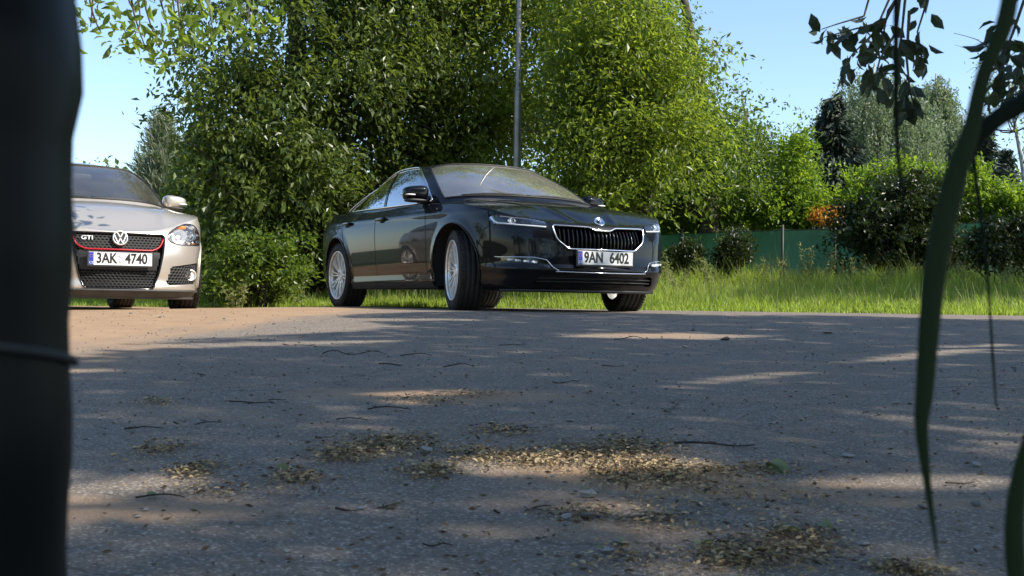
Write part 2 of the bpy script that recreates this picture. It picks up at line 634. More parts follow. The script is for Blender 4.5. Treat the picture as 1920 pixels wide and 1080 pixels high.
        for ax in self.axles:
            rr = np.hypot(fs - ax, fz - self.zax)
            cls[is_side & (rr < self.RA) & (np.abs(fy) > 0.5)] = -1
        self.parts = {}
        for k, nm in enumerate(names):
            sel = F[cls == k]
            if len(sel) == 0:
                continue
            u, inv = np.unique(sel, return_inverse=True)
            o = np_mesh(nm, V[u], inv.reshape(sel.shape), mats[k], root, smooth=True)
            self.parts.setdefault(nm, []).append(o)
        # underside
        bot = P1[:, 0]
        mb = MB()
        inner = bot.copy(); inner[:, 1] *= 0.0; inner[:, 2] += 0.02
        mid = bot.copy(); mid[:, 1] *= 0.7; mid[:, 0] *= .98
        keep = np.ones(nA, bool)
        sb = self.XN - bot[:, 0]
        for ax in self.axles:
            keep &= ~((np.abs(sb - ax) < self.RA) & (np.abs(bot[:, 1]) > .5))
        for i in range(nA):
            j = (i + 1) % nA
            if keep[i] and keep[j]:
                mb.add([bot[i], bot[j], mid[j], mid[i]], [(0, 1, 2, 3)], 0)
            mb.add([mid[i], mid[j], inner[j], inner[i]], [(0, 1, 2, 3)], 0)
        mb.build('underbody', M['under'], root)
        # arch liners and lips
        for ax in self.axles:
            for sg in (1, -1):
                mb = MB()
                rows = []
                th0 = -0.35; th1 = math.pi + 0.35
                for k in range(25):
                    th = th0 + (th1 - th0) * k / 24
                    s = ax - (self.RA + .004) * math.cos(th); z = self.zax + (self.RA + .004) * math.sin(th)
                    zc = max(z, float(self.zb(s)) - .0)
                    ya = abs(float(self.shell(self.a_of_s(s), zc)[1]))
                    rows.append([(self.XN - s, sg * (ya - .004), z), (self.XN - s, sg * (ya - .12), z + .01), (self.XN - s, sg * 0.55, z)])
                mb.grid(np.array(rows), 0, True)
                # inner wall
                ring = [r_[2] for r_ in rows]
                mb.add(ring, [tuple(range(len(ring)))], 0)
                mb.build('wheel_arch_liner', M['under'], root)
                lip = []
                for k in range(41):
                    th = -0.30 + (math.pi + 0.60) * k / 40
                    s = ax - self.RA * math.cos(th); z = self.zax + self.RA * math.sin(th)
                    if z < float(self.zb(s)) + .005:
                        continue
                    p = self.pt(sg * self.a_of_s(s), z, 0.003)
                    lip.append(p)
                mb = MB(); mb.tube(lip, 0.007, 6)
                mb.build('wheel_arch_lip', paint, root)

    def green_poly(self, inset):
        q = np.linspace(0, len(self.B) - 1, 120)
        p = catmull(self.B, q)
        c = np.array([(self.B[0][0] + self.B[-1][0]) / 2, 0])
        pts = p[:, :2].copy()
        pts[:, 1] = np.maximum(pts[:, 1] - inset, 0)
        pts[:, 0] += np.clip((c[0] - pts[:, 0]) * 0.5, -inset, inset)
        left = [(s, y) for s, y in pts]
        right = [(s, -y) for s, y in pts[::-1]]
        return left + right

    def build_greenhouse(self, root, paint, glass_defs):
        c = self.c
        nseg = len(self.B) - 1
        per = c['gseg']
        b = np.linspace(0, nseg, nseg * per + 1)
        bf = np.concatenate([-b[:0:-1], b])[:-1]
        nt_ = c['grows']
        t = np.concatenate([[-0.06], np.linspace(0, 1, nt_)])
        BB = np.repeat(bf[:, None], len(t), 1); TT = np.repeat(t[None], len(bf), 0)
        P1 = self.green(BB, TT)
        top = P1[:, -1]
        s_top = self.XN - top[:, 0]; y_top = top[:, 1]
        sp = np.clip(s_top, c['spine'][0], c['spine'][1])
        nc = 22
        w = np.linspace(0, 1, nc)[1:] ** 1.3
        g = 1 - (1 - w)**2.0
        ss = s_top[:, None] + (sp - s_top)[:, None] * w[None]
        yy = y_top[:, None] * (1 - w)[None]
        zz = top[:, 2][:, None] + (self.zr(ss) - top[:, 2][:, None]) * g[None]
        P = np.concatenate([P1, np.stack([self.XN - ss, yy, zz], -1)], 1)
        nA, nR = P.shape[:2]
        V = P.reshape(-1, 3)
        idx = np.arange(nA * nR).reshape(nA, nR); i2 = np.roll(idx, -1, 0)
        F = np.stack([idx[:, :-1], i2[:, :-1], i2[:, 1:], idx[:, 1:]], -1).reshape(-1, 4)
        fb = (bf + np.diff(np.append(bf, nseg)) / 2)
        fb = np.repeat(fb[:, None], nR - 1, 1).reshape(-1)
        tc_ = np.concatenate([(t[:-1] + t[1:]) / 2, np.full(nR - len(t), 2.0)])
        ft = np.repeat(tc_[None], nA, 0).reshape(-1)
        cls = np.zeros(len(F), int)
        names = [('roof', [paint])]
        for nm, poly, m, sides in glass_defs:
            if sides == 0:
                names.append((nm, [m])); cls[inpoly(np.abs(fb), ft, poly)] = len(names) - 1
            else:
                for sg in (1, -1):
                    names.append((nm, [m])); cls[inpoly(np.abs(fb), ft, poly) & (np.sign(fb) == sg)] = len(names) - 1
        for k, (nm, ms) in enumerate(names):
            sel = F[cls == k]
            if len(sel) == 0:
                continue
            u, inv = np.unique(sel, return_inverse=True)
            o = np_mesh(nm, V[u], inv.reshape(sel.shape), ms, root, smooth=True)
            self.parts.setdefault(nm, []).append(o)
            if nm == 'roof':       # inner headliner so the shell has thickness
                me = o.data.copy()
                co = np.zeros(len(me.vertices) * 3, np.float32); me.vertices.foreach_get('co', co); co = co.reshape(-1, 3)
                nr_ = np.zeros(len(me.vertices) * 3, np.float32); me.vertices.foreach_get('normal', nr_)
                cx = co.copy(); cx[:, 1] *= 0.965; cx[:, 2] -= 0.018
                me.vertices.foreach_set('co', cx.ravel()); me.materials.clear()
                h = bpy.data.objects.new('headliner', me); me.materials.append(M['dash']); C.objects.link(h); h.parent = root

    def trim_shell(self, name, poly, rad, m, root, sg=1, off=0.004, closed=True, n=6, flat=1.0):
        mb = MB()
        pts = [self.pt(sg * u, z, off) for u, z in dense(poly, 0.02, closed)]
        mb.tube(pts, rad, n, closed=closed, flat=flat, up=(0, 0, 1))
        return mb.build(name, m, root)

    def line_shell(self, name, poly, wid, m, root, sg=1, off=0.0015):
        """thin dark shut line as a ribbon on the skin"""
        d = dense(poly, 0.02, False)
        mb = MB()
        rows = []
        for i, (u, z) in enumerate(d):
            a = d[max(i - 1, 0)]; b = d[min(i + 1, len(d) - 1)]
            tx, tz = b[0] - a[0], b[1] - a[1]; l = math.hypot(tx, tz) or 1
            nx, nz = -tz / l * wid / 2, tx / l * wid / 2
            rows.append([self.shell(sg * (u - nx), z - nz, off), self.shell(sg * (u + nx), z + nz, off)])
        mb.grid(np.array(rows), 0, True)
        return mb.build(name, m, root)

    def patch(self, poly, sg=1, off=0.0, step=0.012):
        """filled patch on the skin inside poly (a,z): vertices, quads"""
        us = [p[0] for p in poly]; zs = [p[1] for p in poly]
        nu = max(2, int((max(us) - min(us)) / step)); nz = max(2, int((max(zs) - min(zs)) / step))
        U = np.linspace(min(us), max(us), nu + 1); Zz = np.linspace(min(zs), max(zs), nz + 1)
        UU, ZZ = np.meshgrid(U, Zz, indexing='ij')
        P = self.shell(sg * UU, ZZ, off) if min(us) >= 0 else self.shell(UU, ZZ, off)
        idx = np.arange(P.shape[0] * P.shape[1]).reshape(P.shape[:2])
        F = np.stack([idx[:-1, :-1], idx[1:, :-1], idx[1:, 1:], idx[:-1, 1:]], -1).reshape(-1, 4)
        cu = (UU[:-1, :-1] + UU[1:, 1:]) / 2; cz = (ZZ[:-1, :-1] + ZZ[1:, 1:]) / 2
        keep = inpoly(cu, cz, poly).reshape(-1)
        F = F[keep]
        V = P.reshape(-1, 3)
        u, inv = np.unique(F, return_inverse=True)
        return V[u], inv.reshape(F.shape)

    def patch_obj(self, name, poly, m, root, sg=1, off=0.0, step=0.012):
        V, F = self.patch(poly, sg, off, step)
        return np_mesh(name, V, F, m, root, smooth=True)


def text_mesh(s, size, depth, name, m, parent, loc, rot=(math.pi / 2, 0, 0), sx=1.0, bold=0.0, spacing=1.0, align='CENTER'):
    cu = bpy.data.curves.new(name, 'FONT')
    cu.body = s; cu.size = size; cu.extrude = depth; cu.align_x = align; cu.align_y = 'CENTER'
    cu.offset = bold; cu.space_character = spacing
    tmp = bpy.data.objects.new('tmp_text', cu)
    C.objects.link(tmp)
    dg = bpy.context.evaluated_depsgraph_get()
    me = bpy.data.meshes.new_from_object(tmp.evaluated_get(dg))
    bpy.data.objects.remove(tmp)
    me.materials.clear()
    o = link_mesh(name, me, m, parent)
    o.location = loc; o.rotation_euler = rot; o.scale = (sx, 1, 1)
    return o


def text_front(s, size, name, m, parent, loc, **kw):
    """text facing local +X (the front of the car)"""
    return text_mesh(s, size, 0.001, name, m, parent, loc, rot=(math.pi / 2, 0, math.pi / 2), **kw)


def make_wheel(root, x, y, z, Rt, Rr, width, sg, steer, style):
    """wheel > tyre, rim; sg +1 left side of the car"""
    mb = MB()
    mb.lathe([(0.0, -0.01), (Rr * 0.66, -0.01), (Rr * 0.66, 0.012), (0.0, 0.012)], 32)
    mb.lathe([(0.07, 0.012), (0.07, 0.05), (0.0, 0.05)], 20)
    w = mb.build('wheel', M['disc'], root)
    w.location = (x, y, z); w.rotation_euler = (0, 0, steer + (0 if sg > 0 else math.pi))
    h = width / 2
    prof = [(Rr, -h * .92), (Rr + .012, -h), (Rr + .05, -h * 1.04), (Rt - .025, -h), (Rt - .006, -h * .86)]
    grooves = [-.55, -.18, .18, .55]
    ys = [-h * .8]
    for g in grooves:
        gy = g * h
        prof += [(Rt - .001, gy - .006), (Rt - .009, gy - .0045), (Rt - .009, gy + .0045), (Rt - .001, gy + .006)]
    prof += [(Rt - .006, h * .86), (Rt - .025, h), (Rt - .045, h * 1.03), (Rr + .03, h * 1.04), (Rr + .012, h), (Rr, h * .92)]
    mb = MB(); mb.lathe(prof, 64)
    # shoulder tread blocks
    for k in range(60):
        th = 2 * math.pi * k / 60
        for e in (-1, 1):
            cth, sth = math.cos(th), math.sin(th)
            rot = Matrix.Rotation(-th, 3, 'Y')
            mb.box((cth * (Rt - .004), e * h * .78, sth * (Rt - .004)), (0.009, h * .34, 0.020), 0, rot)
    mb.build('tyre', M['rubber'], w)
    mb = MB()
    mb.lathe([(Rr - .03, -h * .9), (Rr - .025, 0), (Rr - .02, h * .6), (Rr - .018, h * .8), (Rr - .006, h * .86), (Rr + .004, h * .93), (Rr + .002, h * 1.0), (Rr - .008, h * 1.0), (Rr - .014, h * .9)], 56)
    yo = h * .72
    mb.lathe([(0.062, yo - .06), (0.062, yo - .005), (0.05, yo + .004), (0.03, yo + .004), (0.028, yo - .004), (0.0, yo - .004)], 28)
    def bar(r0, t0, r1, t1, wd0, wd1, y0, y1, dep=.022):
        p0 = np.array([r0 * math.cos(t0), 0, r0 * math.sin(t0)]); p1 = np.array([r1 * math.cos(t1), 0, r1 * math.sin(t1)])
        d = p1 - p0; d /= np.linalg.norm(d); n_ = np.array([-d[2], 0, d[0]])
        vs = []
        for p, wd, yy in ((p0, wd0, y0), (p1, wd1, y1)):
            for (e, dy) in ((-1, -dep), (1, -dep), (.72, 0), (-.72, 0)):
                q = p + n_ * e * wd / 2; vs.append((q[0], yy + dy, q[2]))
        mb.add(vs, [(0, 1, 2, 3), (4, 7, 6, 5), (0, 4, 5, 1), (1, 5, 6, 2), (2, 6, 7, 3), (3, 7, 4, 0)], 0)
    if style == 'multi':
        for k in range(10):
            t = 2 * math.pi * k / 10 + .1
            for e in (-1, 1):
                bar(.05, t + e * .10, Rr - .018, t + e * .115, .017, .012, yo - .004, h * .84)
            bar(.16, t, Rr - .02, t + .0, .004, .006, yo - .02, h * .74, .012)
    else:
        for k in range(5):
            t = 2 * math.pi * k / 5 + .3
            bar(.04, t, Rr - .016, t, .05, .075, yo, h * .82, .03)
    for k in range(5):
        t = 2 * math.pi * k / 5
        mb.lathe([(0.009, yo - .02), (0.009, yo - .001), (0, yo - .001)], 8, c=(.036 * math.cos(t), 0, .036 * math.sin(t)), mi=1)
    mb.build('rim', [M['satin'], M['disc']], w)
    return w


def make_seat(root, x, y, z, m, sc=1.0):
    mb = MB()
    mb.rbox((x, y, z), (0.50 * sc, 0.50, 0.16), .5, mi=0)
    tilt = Matrix.Rotation(R(-16), 3, 'Y')
    mb.rbox((x - .27, y, z + .34), (0.15, 0.48, 0.62), .5, rot=tilt)
    mb.build('seat', m, root)
    mb = MB()
    mb.rbox((x - .38, y, z + .74), (0.10, 0.27, 0.17), .6, rot=tilt)
    for e in (-.05, .05):
        mb.tube([(x - .36, y + e, z + .55), (x - .38, y + e, z + .74)], .006, 6)
    mb.build('headrest', m, root)


def make_interior(root, car, m_seat, zfloor=0.35):
    L_, XN = car.L, car.XN
    s0 = car.B[3][0]
    f = s0 + .75
    for sg in (1, -1):
        make_seat(root, XN - f, sg * .36, .50, m_seat)
    mb = MB(); mb.rbox((XN - (f + 1.0), 0, .50), (.5, 1.25, .18), .3)
    mb.rbox((XN - (f + 1.28), 0, .80), (.16, 1.25, .52), .35, rot=Matrix.Rotation(R(-18), 3, 'Y'))
    mb.build('rear_bench', m_seat, root)
    for yy in (-.38, .38):
        mb = MB(); mb.rbox((XN - (f + 1.40), yy, 1.10), (.09, .26, .15), .6); mb.build('headrest', m_seat, root)
    # dashboard
    sb0, zb0 = car.B[0][0], car.B[0][2]
    mb = MB()
    mb.rbox((XN - (s0 + .02), 0, zb0 - .13), (.72, 1.36, .24), .35)
    mb.rbox((XN - (s0 + .26), .36, zb0 - .05), (.22, .34, .10), .5)
    mb.build('dashboard', M['dash'], root)
    mb = MB()
    cpt = Vector((XN - (s0 + .42), .36, zb0 - .13))
    ring = []
    tl = Matrix.Rotation(R(-25), 3, 'Y')
    for k in range(28):
        t = 2 * math.pi * k / 28
        ring.append(cpt + tl @ Vector((0, .18 * math.cos(t), .18 * math.sin(t))))
    mb.tube(ring, .014, 8, closed=True)
    for t in (0, math.pi, -math.pi / 2):
        mb.tube([cpt, cpt + tl @ Vector((0, .18 * math.cos(t), .18 * math.sin(t)))], .012, 6)
    mb.rbox(tuple(cpt), (.05, .12, .10), .6)
    mb.build('steering_wheel', M['dash'], root)
    mb = MB()
    mb.box((XN - (f + .4), 0, zfloor - .08), (2.6, 1.4, .04))
    mb.box((XN - (s0 - .15), 0, .56), (.05, 1.4, .60))
    mb.box((XN - (f + 1.52), 0, .62), (.04, 1.3, .72))
    for sg in (1, -1):
        mb.box((XN - (f + .4), sg * .735, .60), (2.5, .03, .56), 0)
    mb.build('cabin_lining', M['dash'], root)
    # inner rear-view mirror
    p = car.gp(0.0, .86, -.05)
    mb = MB(); mb.rbox((p.x - .07, 0, p.z - .05), (.03, .20, .055), .5)
    mb.build('rear_view_mirror', M['trim'], root)


def make_mirror(root, p, sg, paint, sc=1.0):
    """p: foot on the door"""
    p = Vector(p)
    mb = MB()
    c = p + Vector((-.02, sg * .105, .075)) 
    def shp(v):
        k = 1 - .22 * (v.y * sg / .125)
        return Vector((v.x * k + .02 * (v.y * sg), v.y, v.z * k + .012))
    mb.rbox(tuple(c), (.17 * sc, .23 * sc, .13 * sc), .62, nu=16, nv=24, shear=shp)
    h = mb.build('wing_mirror', paint, root)
    mb = MB()
    mb.tube([p + Vector((0, -sg * .02, .0)), p + Vector((0, sg * .05, .015)), c + Vector((.0, -sg * .03, -.05))], [.028, .024, .03], 10, flat=.6)
    mb.rbox(tuple(c + Vector((.01, 0, -.055 * sc))), (.13 * sc, .2 * sc, .035), .6)
    mb.build('mirror_foot', M['trim'], h)
    mb = MB(); mb.rbox(tuple(c + Vector((-.082 * sc, 0, .006))), (.012, .185 * sc, .105 * sc), .5); mb.build('mirror_glass', M['mirror'], h)
    mb = MB(); mb.rbox(tuple(c + Vector((.062 * sc, sg * .07 * sc, -.01))), (.06, .09 * sc, .014), .6); mb.build('indicator_lens', M['led'], h)
    return h


def make_plate(root, x, z, txt, sx, frame_mat, tilt=0.0, y=0.0):
    mb = MB(); mb.box((x, y, z), (.012, .545, .133), 0, bevel=.004)
    fr = mb.build('number_plate', frame_mat, root)
    mb = MB(); mb.box((x + .008, y, z + .003), (.006, .518, .108), 0, bevel=.002)
    mb.build('plate_panel', M['plate_white'], fr)
    mb = MB(); mb.box((x + .0105, y - .2385, z + .003), (.003, .038, .104), 0)
    mb.build('country_band', M['plate_blue'], fr)
    t = text_front('CZ', .026, 'country_letters', M['plate_white'], fr, (x + .0125, y - .2385, z - .032))
    st = MB()
    for k in range(12):
        a = 2 * math.pi * k / 12
        st.box((x + .0122, y - .2385 + .012 * math.cos(a), z + .025 + .012 * math.sin(a)), (.001, .003, .003))
    st.build('stars', M['amber'], fr)
    a, b = txt[:2]
    text_front(a, .118, 'plate_letters', M['plate_ink'], fr, (x + .0125, y - .115, z + .004), sx=sx, bold=.003)
    text_front(b, .118, 'plate_letters', M['plate_ink'], fr, (x + .0125, y + .128, z + .004), sx=sx, bold=.003)
    for k in ((0, 1) if len(txt) > 2 else ()):
        mb = MB()
        mb.lathe([(0, 0), (.011, 0), (.011, .001), (0, .0015)], 14, axis='X', c=(x + .0113, y - .004, z + (.026 if k else -.018)))
        mb.build('sticker', M['satin'], fr)
    return fr
# ------------------------------------------------------------------ the black liftback
def chrome_frame(car, root, name, poly, rad, m, sg=1, off=.006, flat=.6):
    return car.trim_shell(name, poly, rad, m, root, sg, off, True, 8, flat)


def black_car():
    L_ = 4.87
    hood_crease = lambda s, y: (0.010 * np.exp(-((y - (.20 + .42 * sstep(.1, 1.25, s))) / .035)**2)
                                - 0.006 * np.exp(-((y - (.12 + .35 * sstep(.1, 1.25, s))) / .06)**2)) * sstep(.05, .25, s) * (1 - sstep(1.2, 1.35, s))
    def bump(aa, s, z, f2):
        side = (1 - f2) * sstep(.9, 1.2, s)
        d = -0.010 * np.exp(-((z - (.80 + .02 * s)) / .022)**2) * side            # shoulder crease
        d = d + 0.006 * np.exp(-((z - .36) / .03)**2) * side * (1 - sstep(3.2, 3.6, s)) * sstep(1.3, 1.5, s)
        # sculpted bumper lower corner
        d = d - 0.014 * np.exp(-((z - .33) / .03)**2) * (1 - sstep(.9, 1.3, aa))
        return d
    cfg = dict(L=L_, step=0.015, rows=58, caprows=34,
               outline=[(0, 0), (.02, .24), (.075, .47), (.17, .655), (.34, .795), (.62, .885), (.95, .918), (1.6, .928), (2.6, .932), (3.6, .925), (4.1, .90), (4.5, .82), (4.73, .66), (4.84, .40), (4.87, 0)],
               dF=[(.14, .15), (.19, .075), (.24, .04), (.33, .0), (.45, .015), (.56, .02), (.66, .045), (.72, .085), (.78, .15)],
               dS=[(.15, .10), (.20, .055), (.26, .038), (.30, .040), (.36, .022), (.45, .012), (.60, .002), (.70, .0), (.80, .006), (.88, .035), (.95, .085), (1.02, .13)],
               dR=[(.18, .10), (.25, .03), (.45, .0), (.62, .01), (.75, .06), (.95, .09), (1.05, .06), (1.1, .06)],
               zb=[(0, .150), (.3, .155), (.6, .17), (1.3, .175), (3.3, .185), (4.3, .2), (4.87, .24)],
               zsh=[(0, .690), (.10, .715), (.25, .76), (.5, .825), (.93, .892), (1.4, .925), (2.2, .94), (3.4, .955), (4.1, .985), (4.6, 1.02), (4.87, 1.03)],
               ztop=[(0, .705), (.08, .735), (.25, .80), (.5, .865), (.9, .93), (1.3, .985), (1.8, .99), (3.5, .99), (4.3, 1.04), (4.7, 1.085), (4.87, 1.06)],
               axles=(0.93, 3.771), arch=0.392, R=0.335, flare=0.012, bump=bump, hood=hood_crease,
               hood_w=[(0, .30), (.10, .44), (.3, .60), (.7, .70), (1.3, .735), (1.6, .75)], hood_start=.04, hood_end=1.17, hood_bow=.52,
               doors=[('front_door', 1.50, 2.66, .25), ('rear_door', 2.66, 3.62, .25)],
               holes=[],
               base=[(1.20, 0, .995), (1.235, .34, .993), (1.31, .60, .98), (1.46, .775, .958), (1.86, .825, .945), (2.60, .848, .955), (3.25, .835, .97), (3.75, .79, .985), (4.25, .64, 1.02), (4.52, .35, 1.06), (4.55, 0, 1.07)],
               top=[(2.04, 0, 1.385), (2.06, .26, 1.38), (2.11, .46, 1.365), (2.20, .59, 1.335), (2.42, .62, 1.355), (2.76, .625, 1.352), (3.14, .60, 1.29), (3.45, .56, 1.205), (3.70, .47, 1.185), (3.80, .25, 1.20), (3.82, 0, 1.205)],
               roof=[(2.0, 1.38), (2.25, 1.408), (2.55, 1.42), (2.9, 1.405), (3.3, 1.345), (3.6, 1.275), (3.82, 1.205)],
               bulge=.035, gseg=34, grows=44, spine=(2.3, 3.5))
    grille = round_poly([(-.455, .685), (-.415, .57), (-.315, .497), (.315, .497), (.415, .57), (.455, .685), (.12, .675), (.075, .650), (-.075, .650), (-.12, .675)], .03)
    head = round_poly([(.495, .655), (.50, .714), (.62, .735), (.96, .768), (1.02, .750), (.96, .688)], .02)
    fog = round_poly([(.47, .335), (.56, .372), (.90, .408), (.93, .425), (.60, .42), (.50, .40)], .015)
    low = round_poly([(-.62, .215), (.62, .215), (.56, .285), (-.56, .285)], .02)
    cfg['holes'] = [(grille, False), (head, True), (fog, True), (low, False)]
    car = Car(cfg)
    # place: front axle centre and heading worked out from wheels and plate in the photograph
    th = R(28.2)
    fwd = Vector((math.sin(th), -math.cos(th), 0))
    axle = Vector((0.305, 10.15, 0))
    cen = axle - fwd * (car.XN - .93)
    root = thing('parked_car', 'black five-door liftback with chrome-framed slatted grille, in the middle of the picture, front wheels turned', 'car',
                 (cen.x, cen.y, 0.362), th - math.pi / 2, 'cars parked beside the road')
    paint = M['black_paint']
    car.build_skin(root, paint)
    ws = round_poly([(-2.86, .035), (-2.80, .955), (2.80, .955), (2.86, .035)], .06)
    fd = round_poly([(3.42, .05), (3.36, .50), (3.55, .93), (4.98, .935), (4.98, .05)], .05)
    rd = round_poly([(5.06, .05), (5.06, .935), (6.12, .93), (6.22, .05)], .04)
    qt = round_poly([(6.30, .05), (6.20, .925), (6.42, .89), (6.95, .06)], .05)
    rw = round_poly([(8.10, .10), (8.15, .93), (9.99, .95), (9.99, .10)], .05)
    car.build_greenhouse(root, paint, [('windshield', ws, M['windscreen'], 0), ('front_door_window', fd, M['tinted'], 1),
                                       ('rear_door_window', rd, M['tinted'], 1), ('quarter_window', qt, M['tinted'], 1), ('rear_window', rw, M['tinted'], 0)])
    make_interior(root, car, M['seat'])
    # windscreen edge, side window surrounds, pillars
    mb = MB(); mb.tube([car.gp(u, v, .003) for u, v in dense(ws, .04)], .011, 6, closed=True, flat=.5)
    mb.build('windshield_seal', M['trim'], root)
    for sg in (1, -1):
        outl = round_poly([(3.36, .02), (3.28, .50), (3.50, .965), (6.15, .965), (6.52, .90), (7.08, .02)], .10)
        mb = MB(); mb.tube([car.gp(sg * u, v, .007) for u, v in dense(outl, .04)], .0105, 6, closed=True, flat=.7)
        mb.build('window_chrome', M['chrome'], root)
        for b0, b1, t1 in ((4.98, 5.06, .94), (6.16, 6.30, .935)):
            mb = MB(); mb.grid(np.array([[car.green(np.array(sg * bb), np.array(t), .005) for bb in (b0 + (0 if b0 < 6 else .06 * (1 - t)), b1 + (0 if b0 < 6 else .0))] for t in np.linspace(.03, t1, 16)]), 0)
            mb.build('pillar_cover', M['gloss'], root)
    # grille
    mb = MB()
    P, F = car.patch([(-.45, .49), (.45, .49), (.45, .685), (-.45, .685)], 1, -.075, .03)
    g = np_mesh('grille', P, F, M['trim'], root)
    chrome_frame(car, g, 'grille_frame', grille, .0070, M['chrome'], off=.006, flat=.8)
    for k in range(-10, 11):
        y = k * .0385
        zt_ = .668 if abs(y) > .10 else .645
        zb_ = .505 if abs(y) < .30 else .505 + (abs(y) - .30) * .7
        mb = MB(); rows = []
        for z in np.linspace(zb_, zt_, 9):
            o = -.012 - .010 * abs((z - .58) / .08)
            c0 = car.shell(y, z, o); 
            rows.append([c0 + np.array([-.05, -.004, 0]), c0 + np.array([0, -.0055, 0]), c0 + np.array([0.003, 0, 0]), c0 + np.array([0, .0055, 0]), c0 + np.array([-.05, .004, 0])])
        mb.grid(np.array(rows), 0, False)
        mb.build('grille_slat', [M['gloss']], g)
    for sg in (1, -1):
        # headlamp
        V, Fq = car.patch(head, sg, -.068, .012)
        h = np_mesh('headlight', V, Fq, M['gloss'], root, smooth=True)
        # walls of the lamp recess
        mb = MB(); rows = [[car.shell(sg * u, z, 0), car.shell(sg * u, z, -.07)] for u, z in dense(head, .02) + [head[0]]]
        mb.grid(np.array(rows), 0); mb.build('lamp_housing', M['gloss'], h)
        for (u, z, r_) in ((.60, .700, .026), (.70, .708, .024), (.82, .718, .028)):
            c = car.pt(sg * u, z, -.045); mb = MB()
            mb.lathe([(r_ * 1.15, -.02), (r_ * 1.15, .012), (r_, .012), (r_ * .8, .006), (r_ * .4, .014), (0, .016)], 20, axis='X', c=tuple(c))
            mb.build('lamp_lens', M['gloss'] if u < .8 else M['chrome'], h)
        mb = MB(); mb.tube([car.pt(sg * u, z, -.006) for u, z in dense([(.505, .668), (.72, .680), (.93, .699), (.965, .715), (.998, .745)], .02, False)], .0065, 6)
        mb.build('light_strip', M['led'], h)
        mb = MB(); mb.tube([car.pt(sg * u, z, -.015) for u, z in dense([(.60, .728), (.78, .742), (.92, .755)], .02, False)], .004, 6)
        mb.build('light_strip', M['led'], h)
        car.patch_obj('lamp_cover', head, M['lamp_glass'], h, sg, .001)
        car.trim_shell('lamp_seal', head, .004, M['gloss'], h, sg, .001)
        # fog lamp
        V, Fq = car.patch([(.44, .32), (.95, .32), (.95, .44), (.44, .44)], sg, -.045, .02)
        f = np_mesh('fog_light', V, Fq, M['trim'], root, smooth=True)
        for u in (.60, .67, .74, .81):
            z = .388 + (u - .6) * .08
            c = car.pt(sg * u, z, -.022); mb = MB(); mb.rbox(tuple(c), (.03, .05, .022), .4); mb.build('fog_lens', M['led'], f)
        mb = MB(); mb.tube([car.pt(sg * u, z, .004) for u, z in dense([(.955, .430), (.60, .424), (.50, .404), (.45, .345), (.40, .318)], .02, False)], .0042, 6)
        mb.build('fog_chrome', M['chrome'], f)
        car.patch_obj('lamp_cover', fog, M['lamp_glass'], f, sg, .001)
    mb = MB(); mb.tube([car.pt(u, .316 - .006 * math.cos(u * 3), .005) for u in np.linspace(-.43, .43, 50)], .0042, 6)
    mb.build('bumper_chrome_strip', M['chrome'], root)
    V, Fq = car.patch([(-.66, .2), (.66, .2), (.66, .3), (-.66, .3)], 1, -.05, .03)
    li = np_mesh('lower_intake', V, Fq, M['trim'], root)
    for z in (.235, .262):
        mb = MB(); mb.tube([car.pt(u, z, -.012) for u in np.linspace(-.58, .58, 40)], .005, 6); mb.build('intake_bar', M['trim'], li)
    # splitter lip
    mb = MB(); mb.tube([car.pt(u, .165, .012) for u in np.linspace(-.95, .95, 60)], .012, 6, flat=.6)
    mb.build('front_lip', M['trim'], root)
    make_plate(root, float(car.shell(0.0, .425)[0]) + .012, .425, ('9AN', '6402'), .78, M['trim'])
    # emblem on the bonnet edge
    ex = float(car.shell(0.0, .69)[0]) - .035
    mb = MB()
    mb.lathe([(.046, -.004), (.046, .004), (.040, .009), (.038, .004), (0, .004)], 32, axis='X', c=(0, 0, 0), mi=0)
    e = mb.build('emblem', [M['chrome']], root); e.location = (ex + .002, 0, .727); e.rotation_euler = (0, R(-42), 0)
    mb = MB()
    arrow = [(-.024, -.020), (-.010, -.006), (.002, -.006), (.002, .002), (.020, .016), (.004, .014), (-.012, .022), (-.006, .010), (-.018, .004), (-.014, -.006)]
    mb.prism(arrow, .004, .0075, lambda u, v, w: (w, u, v)); 
    mb.build('emblem_arrow', M['gloss'], e)
    # shut lines, handles, sills
    A = car.a_of_s
    for sg in (1, -1):
        car.line_shell('door_gap', [(A(1.50), .235), (A(1.46), .60), (A(1.50), .93)], .007, M['under'], root, sg)
        car.line_shell('door_gap', [(A(2.66), .235), (A(2.655), .60), (A(2.68), .945)], .007, M['under'], root, sg)
        car.line_shell('door_gap', [(A(3.30), .245), (A(3.40), .45), (A(3.52), .66), (A(3.62), .80), (A(3.72), .955)], .007, M['under'], root, sg)
        car.line_shell('door_gap', [(A(1.50), .237), (A(3.30), .247)], .007, M['under'], root, sg)
        car.line_shell('bumper_gap', [(A(.40), .70), (A(.50), .64), (A(.56), .50)], .006, M['under'], root, sg)
        V, Fq = car.patch([(A(1.36), .262), (A(1.40), .302), (A(3.28), .31), (A(3.36), .262)], sg, .009, .02)
        np_mesh('sill_strip', V, Fq, M['satin'] if False else paint, root, smooth=True)
        V, Fq = car.patch([(A(1.34), .185), (A(1.36), .232), (A(3.34), .240), (A(3.36), .19)], sg, .010, .02)
        np_mesh('side_skirt', V, Fq, M['trim'], root, smooth=True)
        for s, drs in ((2.50, 'front_door'), (3.46, 'rear_door')):
            c = car.pt(sg * A(s), .845 + .01 * (s - 2.5), .022)
            mb = MB()
            mb.rbox(tuple(c), (.22, .03, .034), .6)
            cup = car.pt(sg * A(s - .02), .838, .002)
            mb.rbox(tuple(cup), (.13, .012, .062), .7, mi=1)
            door = [o for o in car.parts[drs] if (sum(v.co.y for v in o.data.vertices) > 0) == (sg > 0)][0]
            mb.build('handle', [paint, M['under']], door)
